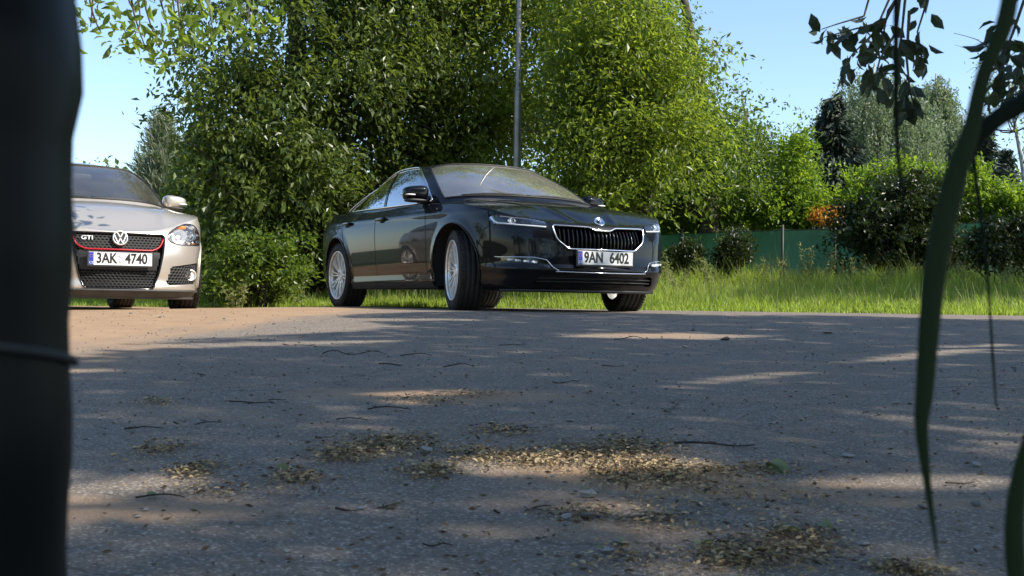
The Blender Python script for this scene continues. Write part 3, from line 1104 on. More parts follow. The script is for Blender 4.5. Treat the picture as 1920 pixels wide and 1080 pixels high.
        # bonnet shut line
    for sg in (1, -1):
        foot = car.gp(sg * 3.45, .06, .0)
        make_mirror(root, foot + Vector((-.04, sg * .02, -.03)), sg, M['black_paint'])
    # tail lamps (seen from another side)
    for sg in (1, -1):
        pl = round_poly([(car.A - .78, .80), (car.A - .40, .78), (car.A - .30, .90), (car.A - .86, .90)], .02)
        car.patch_obj('tail_light', pl, M['redlens'], root, sg, .004)
    # wipers
    for y0, y1 in ((-.05, .55), (-.62, -.02)):
        mb = MB(); pts = []
        for k in range(12):
            y = y0 + (y1 - y0) * k / 11
            b_ = 2.6 * abs(y) / .62 * .95
            pts.append(car.gp(math.copysign(min(abs(y) / .34, 1) if abs(y) < .34 else 1 + (abs(y) - .34) / .24, y), .05 + .02 * math.sin(k / 11 * math.pi), .012))
        mb.tube(pts, .008, 6); mb.build('wiper', M['trim'], root)
    steer = R(-13)
    for s, st in ((.93, steer), (3.771, 0)):
        for sg in (1, -1):
            make_wheel(root, car.XN - s, sg * .795, .330, .335, .252, .235, sg, st, 'multi')
    return root, car


# ------------------------------------------------------------------ the silver hatchback
def silver_car():
    L_ = 4.216
    def bump(aa, s, z, f2):
        side = (1 - f2) * sstep(.9, 1.2, s)
        return -0.007 * np.exp(-((z - .78) / .03)**2) * side
    hood = lambda s, y: 0.010 * np.exp(-((y - (.40 + .22 * sstep(.1, 1.0, s))) / .045)**2) * sstep(.08, .3, s) * (1 - sstep(.95, 1.1, s))
    cfg = dict(L=L_, step=0.016, rows=56, caprows=30,
               outline=[(0, 0), (.018, .24), (.065, .45), (.145, .62), (.29, .745), (.52, .825), (.86, .868), (1.4, .876), (2.2, .88), (3.0, .877), (3.5, .86), (3.9, .80), (4.1, .66), (4.19, .40), (4.216, 0)],
               dF=[(.11, .10), (.15, .035), (.20, .015), (.26, .03), (.34, .02), (.45, .015), (.56, .03), (.66, .06), (.74, .13), (.80, .2)],
               dS=[(.13, .09), (.20, .04), (.30, .03), (.45, .02), (.60, .004), (.75, .0), (.84, .02), (.92, .06), (1.0, .10)],
               dR=[(.18, .08), (.25, .03), (.45, .0), (.62, .01), (.85, .05), (1.0, .08)],
               zb=[(0, .125), (.3, .13), (.6, .15), (1.3, .165), (3.2, .17), (4.2, .22)],
               zsh=[(0, .668), (.06, .712), (.13, .762), (.22, .795), (.45, .845), (.86, .90), (1.3, .935), (2.2, .94), (3.4, .96), (4.0, .98), (4.216, .99)],
               ztop=[(0, .68), (.06, .73), (.2, .815), (.45, .89), (.8, .96), (1.05, .995), (1.5, 1.0), (3.5, .99), (4.216, 1.0)],
               axles=(0.86, 3.438), arch=0.362, R=0.316, flare=0.012, bump=bump, hood=hood,
               hood_w=[(0, .36), (.10, .42), (.3, .52), (.7, .66), (1.1, .71), (1.4, .73)], hood_start=.03, hood_end=1.0, hood_bow=.62,
               doors=[('front_door', 1.42, 2.55, .22), ('rear_door', 2.55, 3.2, .22)],
               holes=[],
               base=[(1.02, 0, 1.0), (1.06, .33, .998), (1.17, .56, .985), (1.38, .72, .96), (1.75, .76, .94), (2.40, .77, .935), (3.05, .765, .945), (3.65, .735, .955), (3.98, .60, .97), (4.07, .32, .98), (4.09, 0, .98)],
               top=[(1.78, 0, 1.405), (1.80, .24, 1.402), (1.84, .42, 1.39), (1.93, .53, 1.362), (2.12, .565, 1.385), (2.50, .58, 1.405), (3.00, .575, 1.395), (3.42, .55, 1.36), (3.62, .46, 1.36), (3.70, .25, 1.375), (3.71, 0, 1.38)],
               roof=[(1.75, 1.400), (2.0, 1.442), (2.4, 1.468), (2.8, 1.468), (3.2, 1.445), (3.71, 1.378)],
               bulge=.035, gseg=30, grows=40, spine=(2.05, 3.5))
    up = round_poly([(-.412, .655), (-.36, .54), (-.30, .505), (.30, .505), (.36, .54), (.412, .655)], .02)
    center = round_poly([(-.405, .652), (-.335, .30), (-.285, .185), (.285, .185), (.335, .30), (.405, .652)], .03)
    head = round_poly([(.44, .60), (.435, .665), (.55, .725), (.70, .772), (.82, .765), (.90, .68), (.905, .585), (.55, .575)], .05)
    fog = round_poly([(.415, .225), (.46, .385), (.86, .435), (.88, .30), (.80, .245)], .03)
    cfg['holes'] = [(center, False), (head, True), (fog, True)]
    car = Car(cfg)
    th = R(31.0)
    fwd = Vector((math.sin(th), -math.cos(th), 0))
    plate = Vector((-3.30, 9.80, 0))
    cen = plate - fwd * (car.XN + .0)
    root = thing('parked_car', 'silver hatchback with honeycomb grille and red grille strip, half hidden by the dark post', 'car',
                 (cen.x, cen.y, 0.318), th - math.pi / 2, 'cars parked beside the road')
    paint = M['silver_paint']
    car.build_skin(root, paint)
    ws = round_poly([(-2.88, .035), (-2.82, .96), (2.82, .96), (2.88, .035)], .06)
    fd = round_poly([(3.35, .05), (3.50, .93), (4.98, .935), (4.98, .05)], .05)
    rd = round_poly([(5.06, .05), (5.06, .935), (6.55, .93), (6.75, .05)], .04)
    rw = round_poly([(8.0, .12), (8.1, .93), (9.99, .95), (9.99, .12)], .05)
    car.build_greenhouse(root, paint, [('windshield', ws, M['windscreen2'], 0), ('front_door_window', fd, M['windscreen2'], 1),
                                       ('rear_door_window', rd, M['windscreen2'], 1), ('rear_window', rw, M['windscreen2'], 0)])
    make_interior(root, car, M['seat_grey'])
    mb = MB(); mb.tube([car.gp(u, v, .003) for u, v in dense(ws, .04)], .012, 6, closed=True, flat=.5)
    mb.build('windshield_seal', M['trim'], root)
    # black A-pillar edge strips
    for sg in (1, -1):
        mb = MB(); mb.grid(np.array([[car.green(np.array(sg * bb), np.array(t), .006) for bb in (2.86, 3.0)] for t in np.linspace(.0, .97, 16)]), 0)
        mb.build('pillar_cover', M['trim'], root)
        mb = MB(); mb.grid(np.array([[car.green(np.array(sg * bb), np.array(t), .005) for bb in (4.97, 5.07)] for t in np.linspace(.03, .94, 16)]), 0)
        mb.build('pillar_cover', M['trim'], root)
        outl = round_poly([(3.28, .02), (3.45, .965), (6.62, .965), (6.85, .02)], .10)
        mb = MB(); mb.tube([car.gp(sg * u, v, .006) for u, v in dense(outl, .04)], .009, 6, closed=True, flat=.7)
        mb.build('window_seal', M['trim'], root)
    # centre grille: honeycomb above, number plate panel, honeycomb below
    V, Fq = car.patch([(-.43, .17), (.43, .17), (.43, .675), (-.43, .675)], 1, -.06, .03)
    g = np_mesh('grille', V, Fq, M['under'], root)
    chrome_frame(car, g, 'grille_frame', center, .009, M['gloss'], off=.002)

    def honeycomb(poly, sg, off, m, parent, cw=.034, ch=.022, wid=.0035):
        mb = MB()
        us = [p[0] for p in poly]; zs = [p[1] for p in poly]
        done = set()
        r_ = int((max(us) - min(us)) / cw) + 3; q_ = int((max(zs) - min(zs)) / ch) + 3
        for i in range(-1, r_):
            for j in range(-1, q_):
                cx = min(us) + i * cw + (cw / 2 if j % 2 else 0); cz = min(zs) + j * ch
                if not inpoly(np.array([cx]), np.array([cz]), poly)[0]:
                    continue
                hexa = [(cx - cw / 2, cz + ch * .17), (cx - cw / 2, cz - ch * .17), (cx, cz - ch * .67 + ch * .17), (cx + cw / 2, cz - ch * .17), (cx + cw / 2, cz + ch * .17), (cx, cz + ch * .5)]
                hexa[2] = (cx, cz - ch * .5)
                for k in range(6):
                    a = hexa[k]; b_ = hexa[(k + 1) % 6]
                    key = tuple(sorted([(round(a[0], 4), round(a[1], 4)), (round(b_[0], 4), round(b_[1], 4))]))
                    if key in done:
                        continue
                    done.add(key)
                    mb.tube([car.pt(sg * a[0], a[1], off), car.pt(sg * b_[0], b_[1], off)], wid, 4, cap=False)
        return mb.build('honeycomb_mesh', m, parent)
    honeycomb(round_poly([(-.40, .645), (-.36, .56), (-.32, .53), (.32, .53), (.36, .56), (.40, .645)], .01), 1, -.018, M['grey_plastic'], g)
    car.patch_obj('plate_panel_surround', round_poly([(-.355, .50), (.355, .50), (.325, .345), (-.325, .345)], .02), M['trim'], g, 1, -.012)
    honeycomb(round_poly([(-.33, .335), (.33, .335), (.30, .20), (-.30, .20)], .01), 1, -.02, M['trim'], g)
    mb = MB(); mb.tube([car.pt(u, z, -.002) for u, z in dense(round_poly([(-.405, .645), (-.35, .545), (-.28, .513), (.28, .513), (.35, .545), (.405, .645)], .03)[4:-4], .02, False)], .0075, 6)
    mb.build('red_strip', M['red'], g)
    text_front('GTI', .046, 'badge_letters', M['led'], g, (float(car.shell(-.25, .61)[0]) + .004, -.262, .607), bold=.001, sx=1.35)
    # round emblem
    ex = float(car.shell(0.0, .612)[0])
    mb = MB()
    mb.lathe([(.062, -.02), (.064, .006), (.058, .012), (.053, .008), (.052, .002), (0, .002)], 36, axis='X')
    e = mb.build('emblem', [M['satin']], root); e.location = (ex + .012, 0, .612); e.rotation_euler = (0, R(-10), 0)
    mb = MB(); mb.lathe([(.052, .0025), (0, .0035)], 32, axis='X'); mb.build('emblem_ground', M['dash'], e)
    mb = MB()
    def stroke(p, q, w=.0085):
        d = Vector((0, q[0] - p[0], q[1] - p[1])); l = d.length; d.normalize(); n_ = Vector((0, -d.z, d.y)) * w / 2
        P_ = Vector((0, *p)); Q_ = Vector((0, *q))
        vs = [Vector((x, 0, 0)) + k for x in (.003, .009) for k in (P_ - n_, P_ + n_, Q_ + n_, Q_ - n_)]
        mb.add(vs, [(0, 1, 2, 3), (7, 6, 5, 4), (0, 4, 5, 1), (1, 5, 6, 2), (2, 6, 7, 3), (3, 7, 4, 0)])
    stroke((-.024, .046), (0, .004)); stroke((.024, .046), (0, .004))
    stroke((-.047, .022), (-.020, -.045)); stroke((-.020, -.045), (0, -.004)); stroke((0, -.004), (.020, -.045)); stroke((.020, -.045), (.047, .022))
    mb.build('emblem_letters', M['led'], e)
    make_plate(root, float(car.shell(0.0, .43)[0]) + .012, .43, ('3AK', '4740', 1), .78, M['trim'])
    for sg in (1, -1):
        V, Fq = car.patch(head, sg, -.088, .012)
        h = np_mesh('headlight', V, Fq, M['satin'], root, smooth=True)  # backing kept bright so its colour suggests sun glare inside the lamp
        mb = MB(); rows = [[car.shell(sg * u, z, 0), car.shell(sg * u, z, -.09)] for u, z in dense(head, .02) + [head[0]]]
        mb.grid(np.array(rows), 0); mb.build('lamp_housing', M['chrome'], h)
        for (u, z, r_, mi) in ((.60, .650, .060, 'led'), (.76, .665, .055, 'chrome')):  # inner bowl is plain white: sun glare painted into the reflector
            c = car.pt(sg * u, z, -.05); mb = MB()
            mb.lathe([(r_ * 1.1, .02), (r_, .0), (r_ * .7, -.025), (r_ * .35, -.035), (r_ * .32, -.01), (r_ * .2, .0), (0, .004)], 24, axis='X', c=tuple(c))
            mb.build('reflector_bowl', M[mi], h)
        c = car.pt(sg * .66, .735, -.04); mb = MB(); mb.rbox(tuple(c), (.04, .10, .03), .5); mb.build('indicator_bulb', M['amber'], h)
        car.patch_obj('lamp_cover', head, M['lamp_glass'], h, sg, .001)
        car.trim_shell('lamp_seal', head, .0045, M['trim'], h, sg, .0)
        V, Fq = car.patch([(.39, .20), (.91, .20), (.91, .46), (.39, .46)], sg, -.05, .02)
        f = np_mesh('fog_light_recess', V, Fq, M['under'], root, smooth=True)
        mb = MB(); rows = [[car.shell(sg * u, z, 0), car.shell(sg * u, z, -.05)] for u, z in dense(fog, .02) + [fog[0]]]
        mb.grid(np.array(rows), 0); mb.build('recess_wall', M['trim'], f)
        honeycomb(fog, sg, -.015, M['grey_plastic'], f, .036, .026, .004)
        c = car.pt(sg * .745, .315, -.018); mb = MB()
        mb.lathe([(.050, -.03), (.050, .012), (.043, .016), (.040, .004), (.02, .008), (0, .01)], 24, axis='X', c=tuple(c)); mb.build('fog_lens', M['satin'], f)
    # dark lower lip
    V, Fq = car.patch([(-1.2, .108), (1.2, .108), (1.2, .172), (-1.2, .172)], 1, .012, .02)
    np_mesh('front_lip', V, Fq, M['grey_plastic'], root, smooth=True)
    mb = MB(); mb.tube([car.pt(u, .172, .010) for u in np.linspace(-1.15, 1.15, 70)], .010, 6); mb.tube([car.pt(u, .110, .010) for u in np.linspace(-1.15, 1.15, 70)], .012, 6)
    mb.build('lip_edge', M['grey_plastic'], root)
    A = car.a_of_s
    for sg in (1, -1):
        car.line_shell('door_gap', [(A(1.42), .21), (A(1.38), .60), (A(1.42), .92)], .006, M['under'], root, sg)
        car.line_shell('door_gap', [(A(2.55), .21), (A(2.56), .92)], .006, M['under'], root, sg)
        car.line_shell('door_gap', [(A(1.42), .215), (A(2.95), .215), (A(3.10), .5), (A(3.25), .75), (A(3.30), .93)], .006, M['under'], root, sg)
        car.line_shell('bumper_gap', [(.93, .57), (1.0, .55), (1.08, .45)], .005, M['under'], root, sg)
        V, Fq = car.patch([(A(1.26), .17), (A(1.26), .215), (A(3.04), .215), (A(3.04), .17)], sg, .010, .02)
        np_mesh('side_skirt', V, Fq, M['trim'], root, smooth=True)
        for s, drs in ((2.38, 'front_door'), (3.02, 'rear_door')):
            c = car.pt(sg * A(s), .80, .02); mb = MB(); mb.rbox(tuple(c), (.21, .03, .035), .6)
            door = [o for o in car.parts[drs] if (sum(v.co.y for v in o.data.vertices) > 0) == (sg > 0)][0]
            mb.build('handle', [paint], door)
        foot = car.gp(sg * 3.35, .05, .0)
        make_mirror(root, foot + Vector((.0, sg * .0, .0)), sg, paint, .95)
        pl = round_poly([(car.A - .86, .78), (car.A - .50, .77), (car.A - .50, .92), (car.A - .86, .92)], .03)
        car.patch_obj('tail_light', pl, M['redlens'], root, sg, .004)
    # turquoise cloths on the seats
    mb = MB(); mb.rbox((car.XN - 2.30, .30, 1.04), (.05, .17, .26), .25, rot=Matrix.Rotation(R(8), 3, 'X')); mb.build('seat_cloth', M['teal'], root)
    mb = MB(); mb.rbox((car.XN - 2.25, -.36, .99), (.16, .24, .16), .5); mb.build('seat_cloth', M['teal'], root)
    for y0, y1 in ((-.05, .50), (-.56, -.02)):
        mb = MB(); pts = []
        for k in range(12):
            y = y0 + (y1 - y0) * k / 11
            pts.append(car.gp(math.copysign(min(abs(y) / .33, 1) if abs(y) < .33 else 1 + (abs(y) - .33) / .23, y), .05, .012))
        mb.tube(pts, .008, 6); mb.build('wiper', M['trim'], root)
    for s, st in ((.86, R(-6)), (3.438, 0)):
        for sg in (1, -1):
            make_wheel(root, car.XN - s, sg * .765, .312, .316, .225, .225, sg, st, 'five')
    return root, car


black_root, black = black_car()
silver_root, silver = silver_car()
# ------------------------------------------------------------------ ground, road, verge
def sheet(name, xs, ys, off, m, keep=None, kind='structure'):
    X, Y = np.meshgrid(xs, ys, indexing='ij')
    Z = gz(X, Y) + off
    V = np.stack([X, Y, Z], -1).reshape(-1, 3)
    idx = np.arange(X.size).reshape(X.shape)
    F = np.stack([idx[:-1, :-1], idx[1:, :-1], idx[1:, 1:], idx[:-1, 1:]], -1).reshape(-1, 4)
    if keep is not None:
        c = V[F].mean(1); F = F[keep(c[:, 0], c[:, 1])]
        u, inv = np.unique(F, return_inverse=True)
        V = V[u]; F = inv.reshape(F.shape)
    o = np_mesh(name, V, F, m, None, smooth=True)
    o['kind'] = kind
    return o


class NT:
    """short-hand for node graphs"""
    def __init__(self, nt):
        self.nt = nt; self.tc = nt.nodes.new('ShaderNodeTexCoord')
    def link(self, a, b):
        self.nt.links.new(a, b)
    def noise(self, scale, detail=6, rough=.6, vec=None, dist=0.0):
        n = self.nt.nodes.new('ShaderNodeTexNoise'); n.inputs['Scale'].default_value = scale
        n.inputs['Detail'].default_value = detail; n.inputs['Roughness'].default_value = rough; n.inputs['Distortion'].default_value = dist
        self.link(vec if vec is not None else self.tc.outputs['Object'], n.inputs['Vector'])
        return n.outputs['Fac']
    def voro(self, scale, vec=None, feat='F1'):
        n = self.nt.nodes.new('ShaderNodeTexVoronoi'); n.inputs['Scale'].default_value = scale; n.feature = feat
        self.link(vec if vec is not None else self.tc.outputs['Object'], n.inputs['Vector'])
        return n
    def ramp(self, fac, stops):
        r = self.nt.nodes.new('ShaderNodeValToRGB')
        el = r.color_ramp.elements
        while len(el) < len(stops):
            el.new(0.5)
        for e, (p, c) in zip(el, stops):
            e.position = p; e.color = (*c, 1) if len(c) == 3 else c
        self.link(fac, r.inputs[0])
        return r.outputs[0]
    def g(self, x):
        return (x, x, x)
    def mix(self, fac, a, b, mode='MIX'):
        m = self.nt.nodes.new('ShaderNodeMixRGB'); m.blend_type = mode
        for i, v in ((0, fac), (1, a), (2, b)):
            if isinstance(v, (int, float)):
                m.inputs[i].default_value = v
            elif isinstance(v, tuple):
                m.inputs[i].default_value = (*v, 1)
            else:
                self.link(v, m.inputs[i])
        return m.outputs[0]
    def math(self, op, a, b=0.0, clamp=False):
        m = self.nt.nodes.new('ShaderNodeMath'); m.operation = op; m.use_clamp = clamp
        for i, v in ((0, a), (1, b)):
            if isinstance(v, (int, float)):
                m.inputs[i].default_value = v
            else:
                self.link(v, m.inputs[i])
        return m.outputs[0]
    def mapping(self, scale=(1, 1, 1), rot=0.0, loc=(0, 0, 0)):
        m = self.nt.nodes.new('ShaderNodeMapping'); m.inputs['Scale'].default_value = scale
        m.inputs['Rotation'].default_value = (0, 0, rot); m.inputs['Location'].default_value = loc
        self.link(self.tc.outputs['Object'], m.inputs['Vector'])
        return m.outputs[0]
    def bump(self, h, strength, dist, prev=None):
        b = self.nt.nodes.new('ShaderNodeBump'); b.inputs['Strength'].default_value = strength; b.inputs['Distance'].default_value = dist
        self.link(h, b.inputs['Height'])
        if prev is not None:
            self.link(prev, b.inputs['Normal'])
        return b.outputs[0]


def sand_mask(q):
    """sandy dust: all of the lot on the left, streaks and drifts elsewhere on the old asphalt"""
    sx = q.nt.nodes.new('ShaderNodeSeparateXYZ'); q.link(q.tc.outputs['Object'], sx.inputs[0])
    x, y = sx.outputs['X'], sx.outputs['Y']
    # signed distance left of the line running away beside the cars
    lin = q.math('SUBTRACT', q.math('MULTIPLY', y, .16), x)            # grows to the left / away
    lin = q.math('SUBTRACT', lin, 2.35)
    n1 = q.noise(.9, 8, .65, q.mapping((1.6, .55, 1), .15))
    lin = q.math('ADD', lin, q.math('MULTIPLY', q.math('SUBTRACT', n1, .5), 2.6))
    lot = q.math('MULTIPLY_ADD', lin, 1.4, True) if False else q.math('MULTIPLY', lin, 1.6, True)
    n2 = q.noise(.75, 7, .6, q.mapping((.9, 1.5, 1), -.45, (3.1, 1.7, 0)), .3)
    drift = q.math('MULTIPLY', q.math('SUBTRACT', n2, .585), 7.0, True)
    n3 = q.noise(14, 8, .7)
    drift = q.math('MULTIPLY', drift, q.math('MULTIPLY', q.math('SUBTRACT', n3, .30), 2.6, True), True)
    tot = q.math('MAXIMUM', lot, q.math('MULTIPLY', drift, .7))
    # dust gathered round the litter heaps
    for (cx, cy, rx, ry, k_) in SPOTS:
        u = q.math('DIVIDE', q.math('SUBTRACT', x, cx), rx); v = q.math('DIVIDE', q.math('SUBTRACT', y, cy), ry)
        r2 = q.math('ADD', q.math('MULTIPLY', u, u), q.math('MULTIPLY', v, v))
        r2 = q.math('ADD', r2, q.math('MULTIPLY', q.math('SUBTRACT', n3, .5), 1.6))
        tot = q.math('MAXIMUM', tot, q.math('MULTIPLY', q.math('SUBTRACT', 1.1, r2), k_, True))
    return tot


SPOTS = [(.22, 2.22, .30, .16, .9), (.42, 2.12, .40, .10, .7), (-.66, 1.88, .34, .12, .8), (.72, 2.02, .20, .06, .6), (.10, 2.0, .22, .10, .5), (-.22, 3.5, .5, .22, .8), (.8, 6.4, .5, .3, .6), (.12, 1.78, .25, .08, .4)]


def road_material():
    m, nt, b = new_mat('old_asphalt')
    q = NT(nt)
    f1 = q.noise(420, 2, .5); f2 = q.voro(170).outputs['Distance']; vc = q.voro(210).outputs['Color']
    big = q.noise(1.1, 6, .6); mid = q.noise(9, 8, .7)
    base = q.ramp(big, [(.3, (.19, .155, .12)), (.7, (.27, .22, .172))])
    base = q.mix(.55, base, q.ramp(mid, [(.3, (.125, .102, .080)), (.7, (.30, .245, .19))]))
    sepc = nt.nodes.new('ShaderNodeSeparateColor'); q.link(vc, sepc.inputs[0])
    grit = q.ramp(sepc.outputs[0], [(.0, (.05, .042, .034)), (.55, (.15, .124, .098)), (.86, (.27, .225, .18)), (.97, (.56, .49, .41))])
    base = q.mix(.5, base, grit)
    sand = q.ramp(q.noise(60, 8, .7), [(.3, (.27, .165, .095)), (.7, (.44, .295, .175))])
    sand = q.mix(.5, sand, q.ramp(q.noise(4, 6, .6), [(.3, (.28, .175, .10)), (.7, (.42, .285, .17))]))
    # fine cracks and old patches
    wv = nt.nodes.new('ShaderNodeVectorMath'); wv.operation = 'ADD'
    nv = nt.nodes.new('ShaderNodeTexNoise'); nv.inputs['Scale'].default_value = 3.0; nv.inputs['Detail'].default_value = 6
    q.link(q.tc.outputs['Object'], nv.inputs['Vector'])
    sc_ = nt.nodes.new('ShaderNodeVectorMath'); sc_.operation = 'SCALE'; sc_.inputs[3].default_value = .5
    q.link(nv.outputs['Color'], sc_.inputs[0]); q.link(q.tc.outputs['Object'], wv.inputs[0]); q.link(sc_.outputs[0], wv.inputs[1])
    ce = q.voro(.95, wv.outputs[0], 'DISTANCE_TO_EDGE').outputs['Distance']
    crk = q.math('MULTIPLY', q.math('SUBTRACT', .0065, ce), 260.0, True)
    crk = q.math('MULTIPLY', crk, q.math('MULTIPLY', q.math('SUBTRACT', q.noise(1.7, 3, .5), .50), 9.0, True), True)
    base = q.mix(q.math('MULTIPLY', crk, .75), base, (.04, .034, .028))
    stain = q.math('MULTIPLY', q.math('SUBTRACT', q.noise(2.3, 9, .72, q.mapping((1, 1, 1), .3, (5, 2, 0))), .52), 5.0, True)
    base = q.mix(q.math('MULTIPLY', stain, .35), base, (.105, .085, .066))
    mask = sand_mask(q)
    col = q.mix(mask, base, sand)
    q.link(col, b.inputs['Base Color'])
    setp(b, rough=.85, spec=.35)
    n = q.bump(f2, .55, .004)
    n = q.bump(f1, .4, .002, n)
    n = q.bump(mid, .5, .006, n)
    q.link(n, b.inputs['Normal'])
    return m


def earth_material(name, c1, c2, bump=.8):
    m, nt, b = new_mat(name)
    q = NT(nt)
    col = q.mix(.5, q.ramp(q.noise(1.3, 8, .65), [(.3, c1), (.7, c2)]), q.ramp(q.noise(22, 8, .7), [(.3, c1), (.7, c2)]))
    q.link(col, b.inputs['Base Color']); setp(b, rough=.95, spec=.1)
    q.link(q.bump(q.noise(40, 6, .7), bump, .02), b.inputs['Normal'])
    return m


ROAD = road_material()
def ax(a, b, near, far, x0=0.0):
    """axis values dense near x0"""
    n = 220
    t = np.linspace(-1, 1, n)
    return np.unique(np.concatenate([np.linspace(a, b, 60), np.linspace(-7, 9, 160)]))
gx = np.unique(np.concatenate([-np.geomspace(1, 700, 40)[::-1] + .0, np.linspace(-14, 16, 120), np.geomspace(16, 700, 30)]))
gy = np.unique(np.concatenate([-np.geomspace(6, 500, 16)[::-1], np.linspace(-6, 26, 160), np.geomspace(26, 900, 30)]))
sheet('ground', gx, gy, 0.0, earth_material('meadow_soil', (.035, .05, .015), (.07, .085, .03)))
sheet('road', np.linspace(-9, 16, 260), np.linspace(-4, 17, 260), 0.006, ROAD,
      lambda x, y: (y < road_edge(x) + .12 * np.sin(x * 2.3) + .06 * np.sin(x * 7.1)) & (x > -8.8))

# ------------------------------------------------------------------ foliage meshes
def leaf_quads(cen, L_, W_, rng, droop=0.0, spread=1.0, six=False, dirs=None, up=None):
    """one small leaf per centre; returns verts, faces(4)"""
    n = len(cen)
    if dirs is None:
        d = rng.normal(size=(n, 3)) * np.array([1, 1, .55 * spread]); d[:, 2] -= droop
    else:
        d = dirs + rng.normal(size=(n, 3)) * .25 * spread
    d /= np.linalg.norm(d, axis=1, keepdims=True) + 1e-9
    r_ = rng.normal(size=(n, 3)) if up is None else up + rng.normal(size=(n, 3)) * .5
    s = np.cross(d, r_); s /= np.linalg.norm(s, axis=1, keepdims=True) + 1e-9
    nn = np.cross(s, d)
    sc = rng.uniform(.65, 1.25, (n, 1))
    L2 = L_ * sc; W2 = W_ * sc * rng.uniform(.8, 1.15, (n, 1))
    if not six:
        p0 = cen - d * L2 * .5; p2 = cen + d * L2 * .5
        fold = nn * W2 * .22
        p1 = cen - d * L2 * .05 + s * W2 * .5 + fold; p3 = cen - d * L2 * .05 - s * W2 * .5 + fold
        V = np.stack([p0, p1, p2, p3], 1).reshape(-1, 3)
        F = np.arange(4 * n).reshape(n, 4)
        return V, F
    # leaf with midrib: 2 quads + rounded shoulders (7 verts -> 4 quads sharing the rib)
    ts = [-.5, -.22, .12, .5]
    ws = [0.02, .42, .46, 0.0]
    rib = [cen + d * L2 * t - nn * L2 * .10 * (t * 2)**2 for t in ts]
    lf = [rib[k] + s * W2 * ws[k] + nn * W2 * ws[k] * .35 for k in range(4)]
    rt = [rib[k] - s * W2 * ws[k] + nn * W2 * ws[k] * .35 for k in range(4)]
    V = np.stack(rib + lf + rt, 1).reshape(-1, 3)      # 12 per leaf
    b = np.arange(n)[:, None] * 12
    F = []
    for k in range(3):
        F.append(b + np.array([[k, k + 1, 4 + k + 1, 4 + k]])); F.append(b + np.array([[k + 1, k, 8 + k, 8 + k + 1]]))
    F = np.concatenate(F, 1).reshape(-1, 4)
    return V, F


def blob_points(blobs, n, rng, shell=.55):
    """points in a union of ellipsoids, more of them towards the outside"""
    w = np.array([b[1][0] * b[1][1] * b[1][2] for b in blobs]) ** .75; w = w / w.sum()
    k = rng.choice(len(blobs), n, p=w)
    d = rng.normal(size=(n, 3)); d /= np.linalg.norm(d, axis=1, keepdims=True)
    r_ = rng.uniform(0, 1, n) ** (1 / 3.0 * shell)
    c = np.array([b[0] for b in blobs])[k]; rad = np.array([b[1] for b in blobs])[k]
    # lumpy outline
    lump = 1 + .13 * np.sin(d[:, 0] * 7 + k) * np.sin(d[:, 2] * 6 + 2 * k) + .10 * rng.normal(size=n)
    return c + d * rad * np.minimum(r_ * lump, 1.12)[:, None], d


def crown(blobs, n_cl, per, size, L_, W_, rng, droop=.3, six=False, keep=None, shell=.55, stretch=(1, 1, 1)):
    c, d = blob_points(blobs, n_cl, rng, shell)
    if keep is not None:
        kk = keep(c); c = c[kk]; d = d[kk]
    pxc = 960 + c[:, 0] / np.maximum(c[:, 1], .1) * F_PX
    kk = ~((np.abs(pxc - 968) < 55) & (c[:, 1] < 16.3) & (c[:, 1] > 12))      # nothing grows into the lamp pole
    c = c[kk]; d = d[kk]
    if len(c) > 400:
        # boughs: groups of twigs spread out flat, with hollows between them
        m_ = max(20, len(c) // 8)
        cen = c[:m_]; dd = d[:m_] if keep is None else rng.normal(size=(m_, 3))
        j = rng.integers(0, m_, len(c))
        tilt = rng.normal(size=(m_, 2)) * .35
        off = np.clip(rng.normal(size=(len(c), 3)), -1.5, 1.5) * np.array([1, 1, .36]) * size * 1.8
        off[:, 2] += off[:, 0] * tilt[j, 0] + off[:, 1] * tilt[j, 1] - .25 * np.hypot(off[:, 0], off[:, 1])
        c = cen[j] + off
        pxc = 960 + c[:, 0] / np.maximum(c[:, 1], .1) * F_PX
        ok = ~((np.abs(pxc - 968) < 55) & (c[:, 1] < 16.3) & (c[:, 1] > 12))
        c = c[ok]; off = off[ok]
    else:
        off = rng.normal(size=c.shape)
    k = rng.poisson(per, len(c)) + 3
    # twigs run outwards and sag; leaves stand along them
    td = off / (np.linalg.norm(off, axis=1, keepdims=True) + 1e-6) + rng.normal(size=c.shape) * .5
    td[:, 2] -= droop * .8
    td /= np.linalg.norm(td, axis=1, keepdims=True)
    cs = np.repeat(rng.uniform(.7, 1.25, len(c)), k)
    cc = np.repeat(c, k, 0); dd = np.repeat(td, k, 0)
    t = rng.uniform(-1, 1, (len(cc), 1))
    p = cc + dd * t * size * 1.7 + rng.normal(size=cc.shape) * size * .42 * np.array(stretch)
    ld = dd * .8 + rng.normal(size=cc.shape) * .65
    ld[:, 2] -= droop * .5
    V, F = leaf_quads(np.zeros_like(p), L_, W_, rng, droop, six=six, dirs=ld, up=np.array([0, 0, .9]) if not six else None)
    n_ = len(V) // len(p)
    V = V * np.repeat(cs, n_)[:, None] + np.repeat(p, n_, 0)
    return V, F


BARK = mat('bark', (.075, .06, .045), .9, vary=.5, vscale=12, bump=.9, bscale=35)
BARK_PALE = mat('birch_bark', (.30, .29, .27), .8, vary=.6, vscale=9, bump=.4)


def limb_mesh(mb, p, q, r0, r1, rng, n=7, wob=.06):
    p = np.array(p, float); q = np.array(q, float)
    pts = []
    L_ = np.linalg.norm(q - p)
    off = rng.normal(size=(2, 3)) * L_ * wob
    k = 8
    for i in range(k + 1):
        t = i / k
        pts.append(p + (q - p) * t + off[0] * math.sin(math.pi * t) + off[1] * math.sin(2 * math.pi * t) * .5)
    mb.tube(pts, list(np.linspace(r0, r1, k + 1)), n)
    return pts


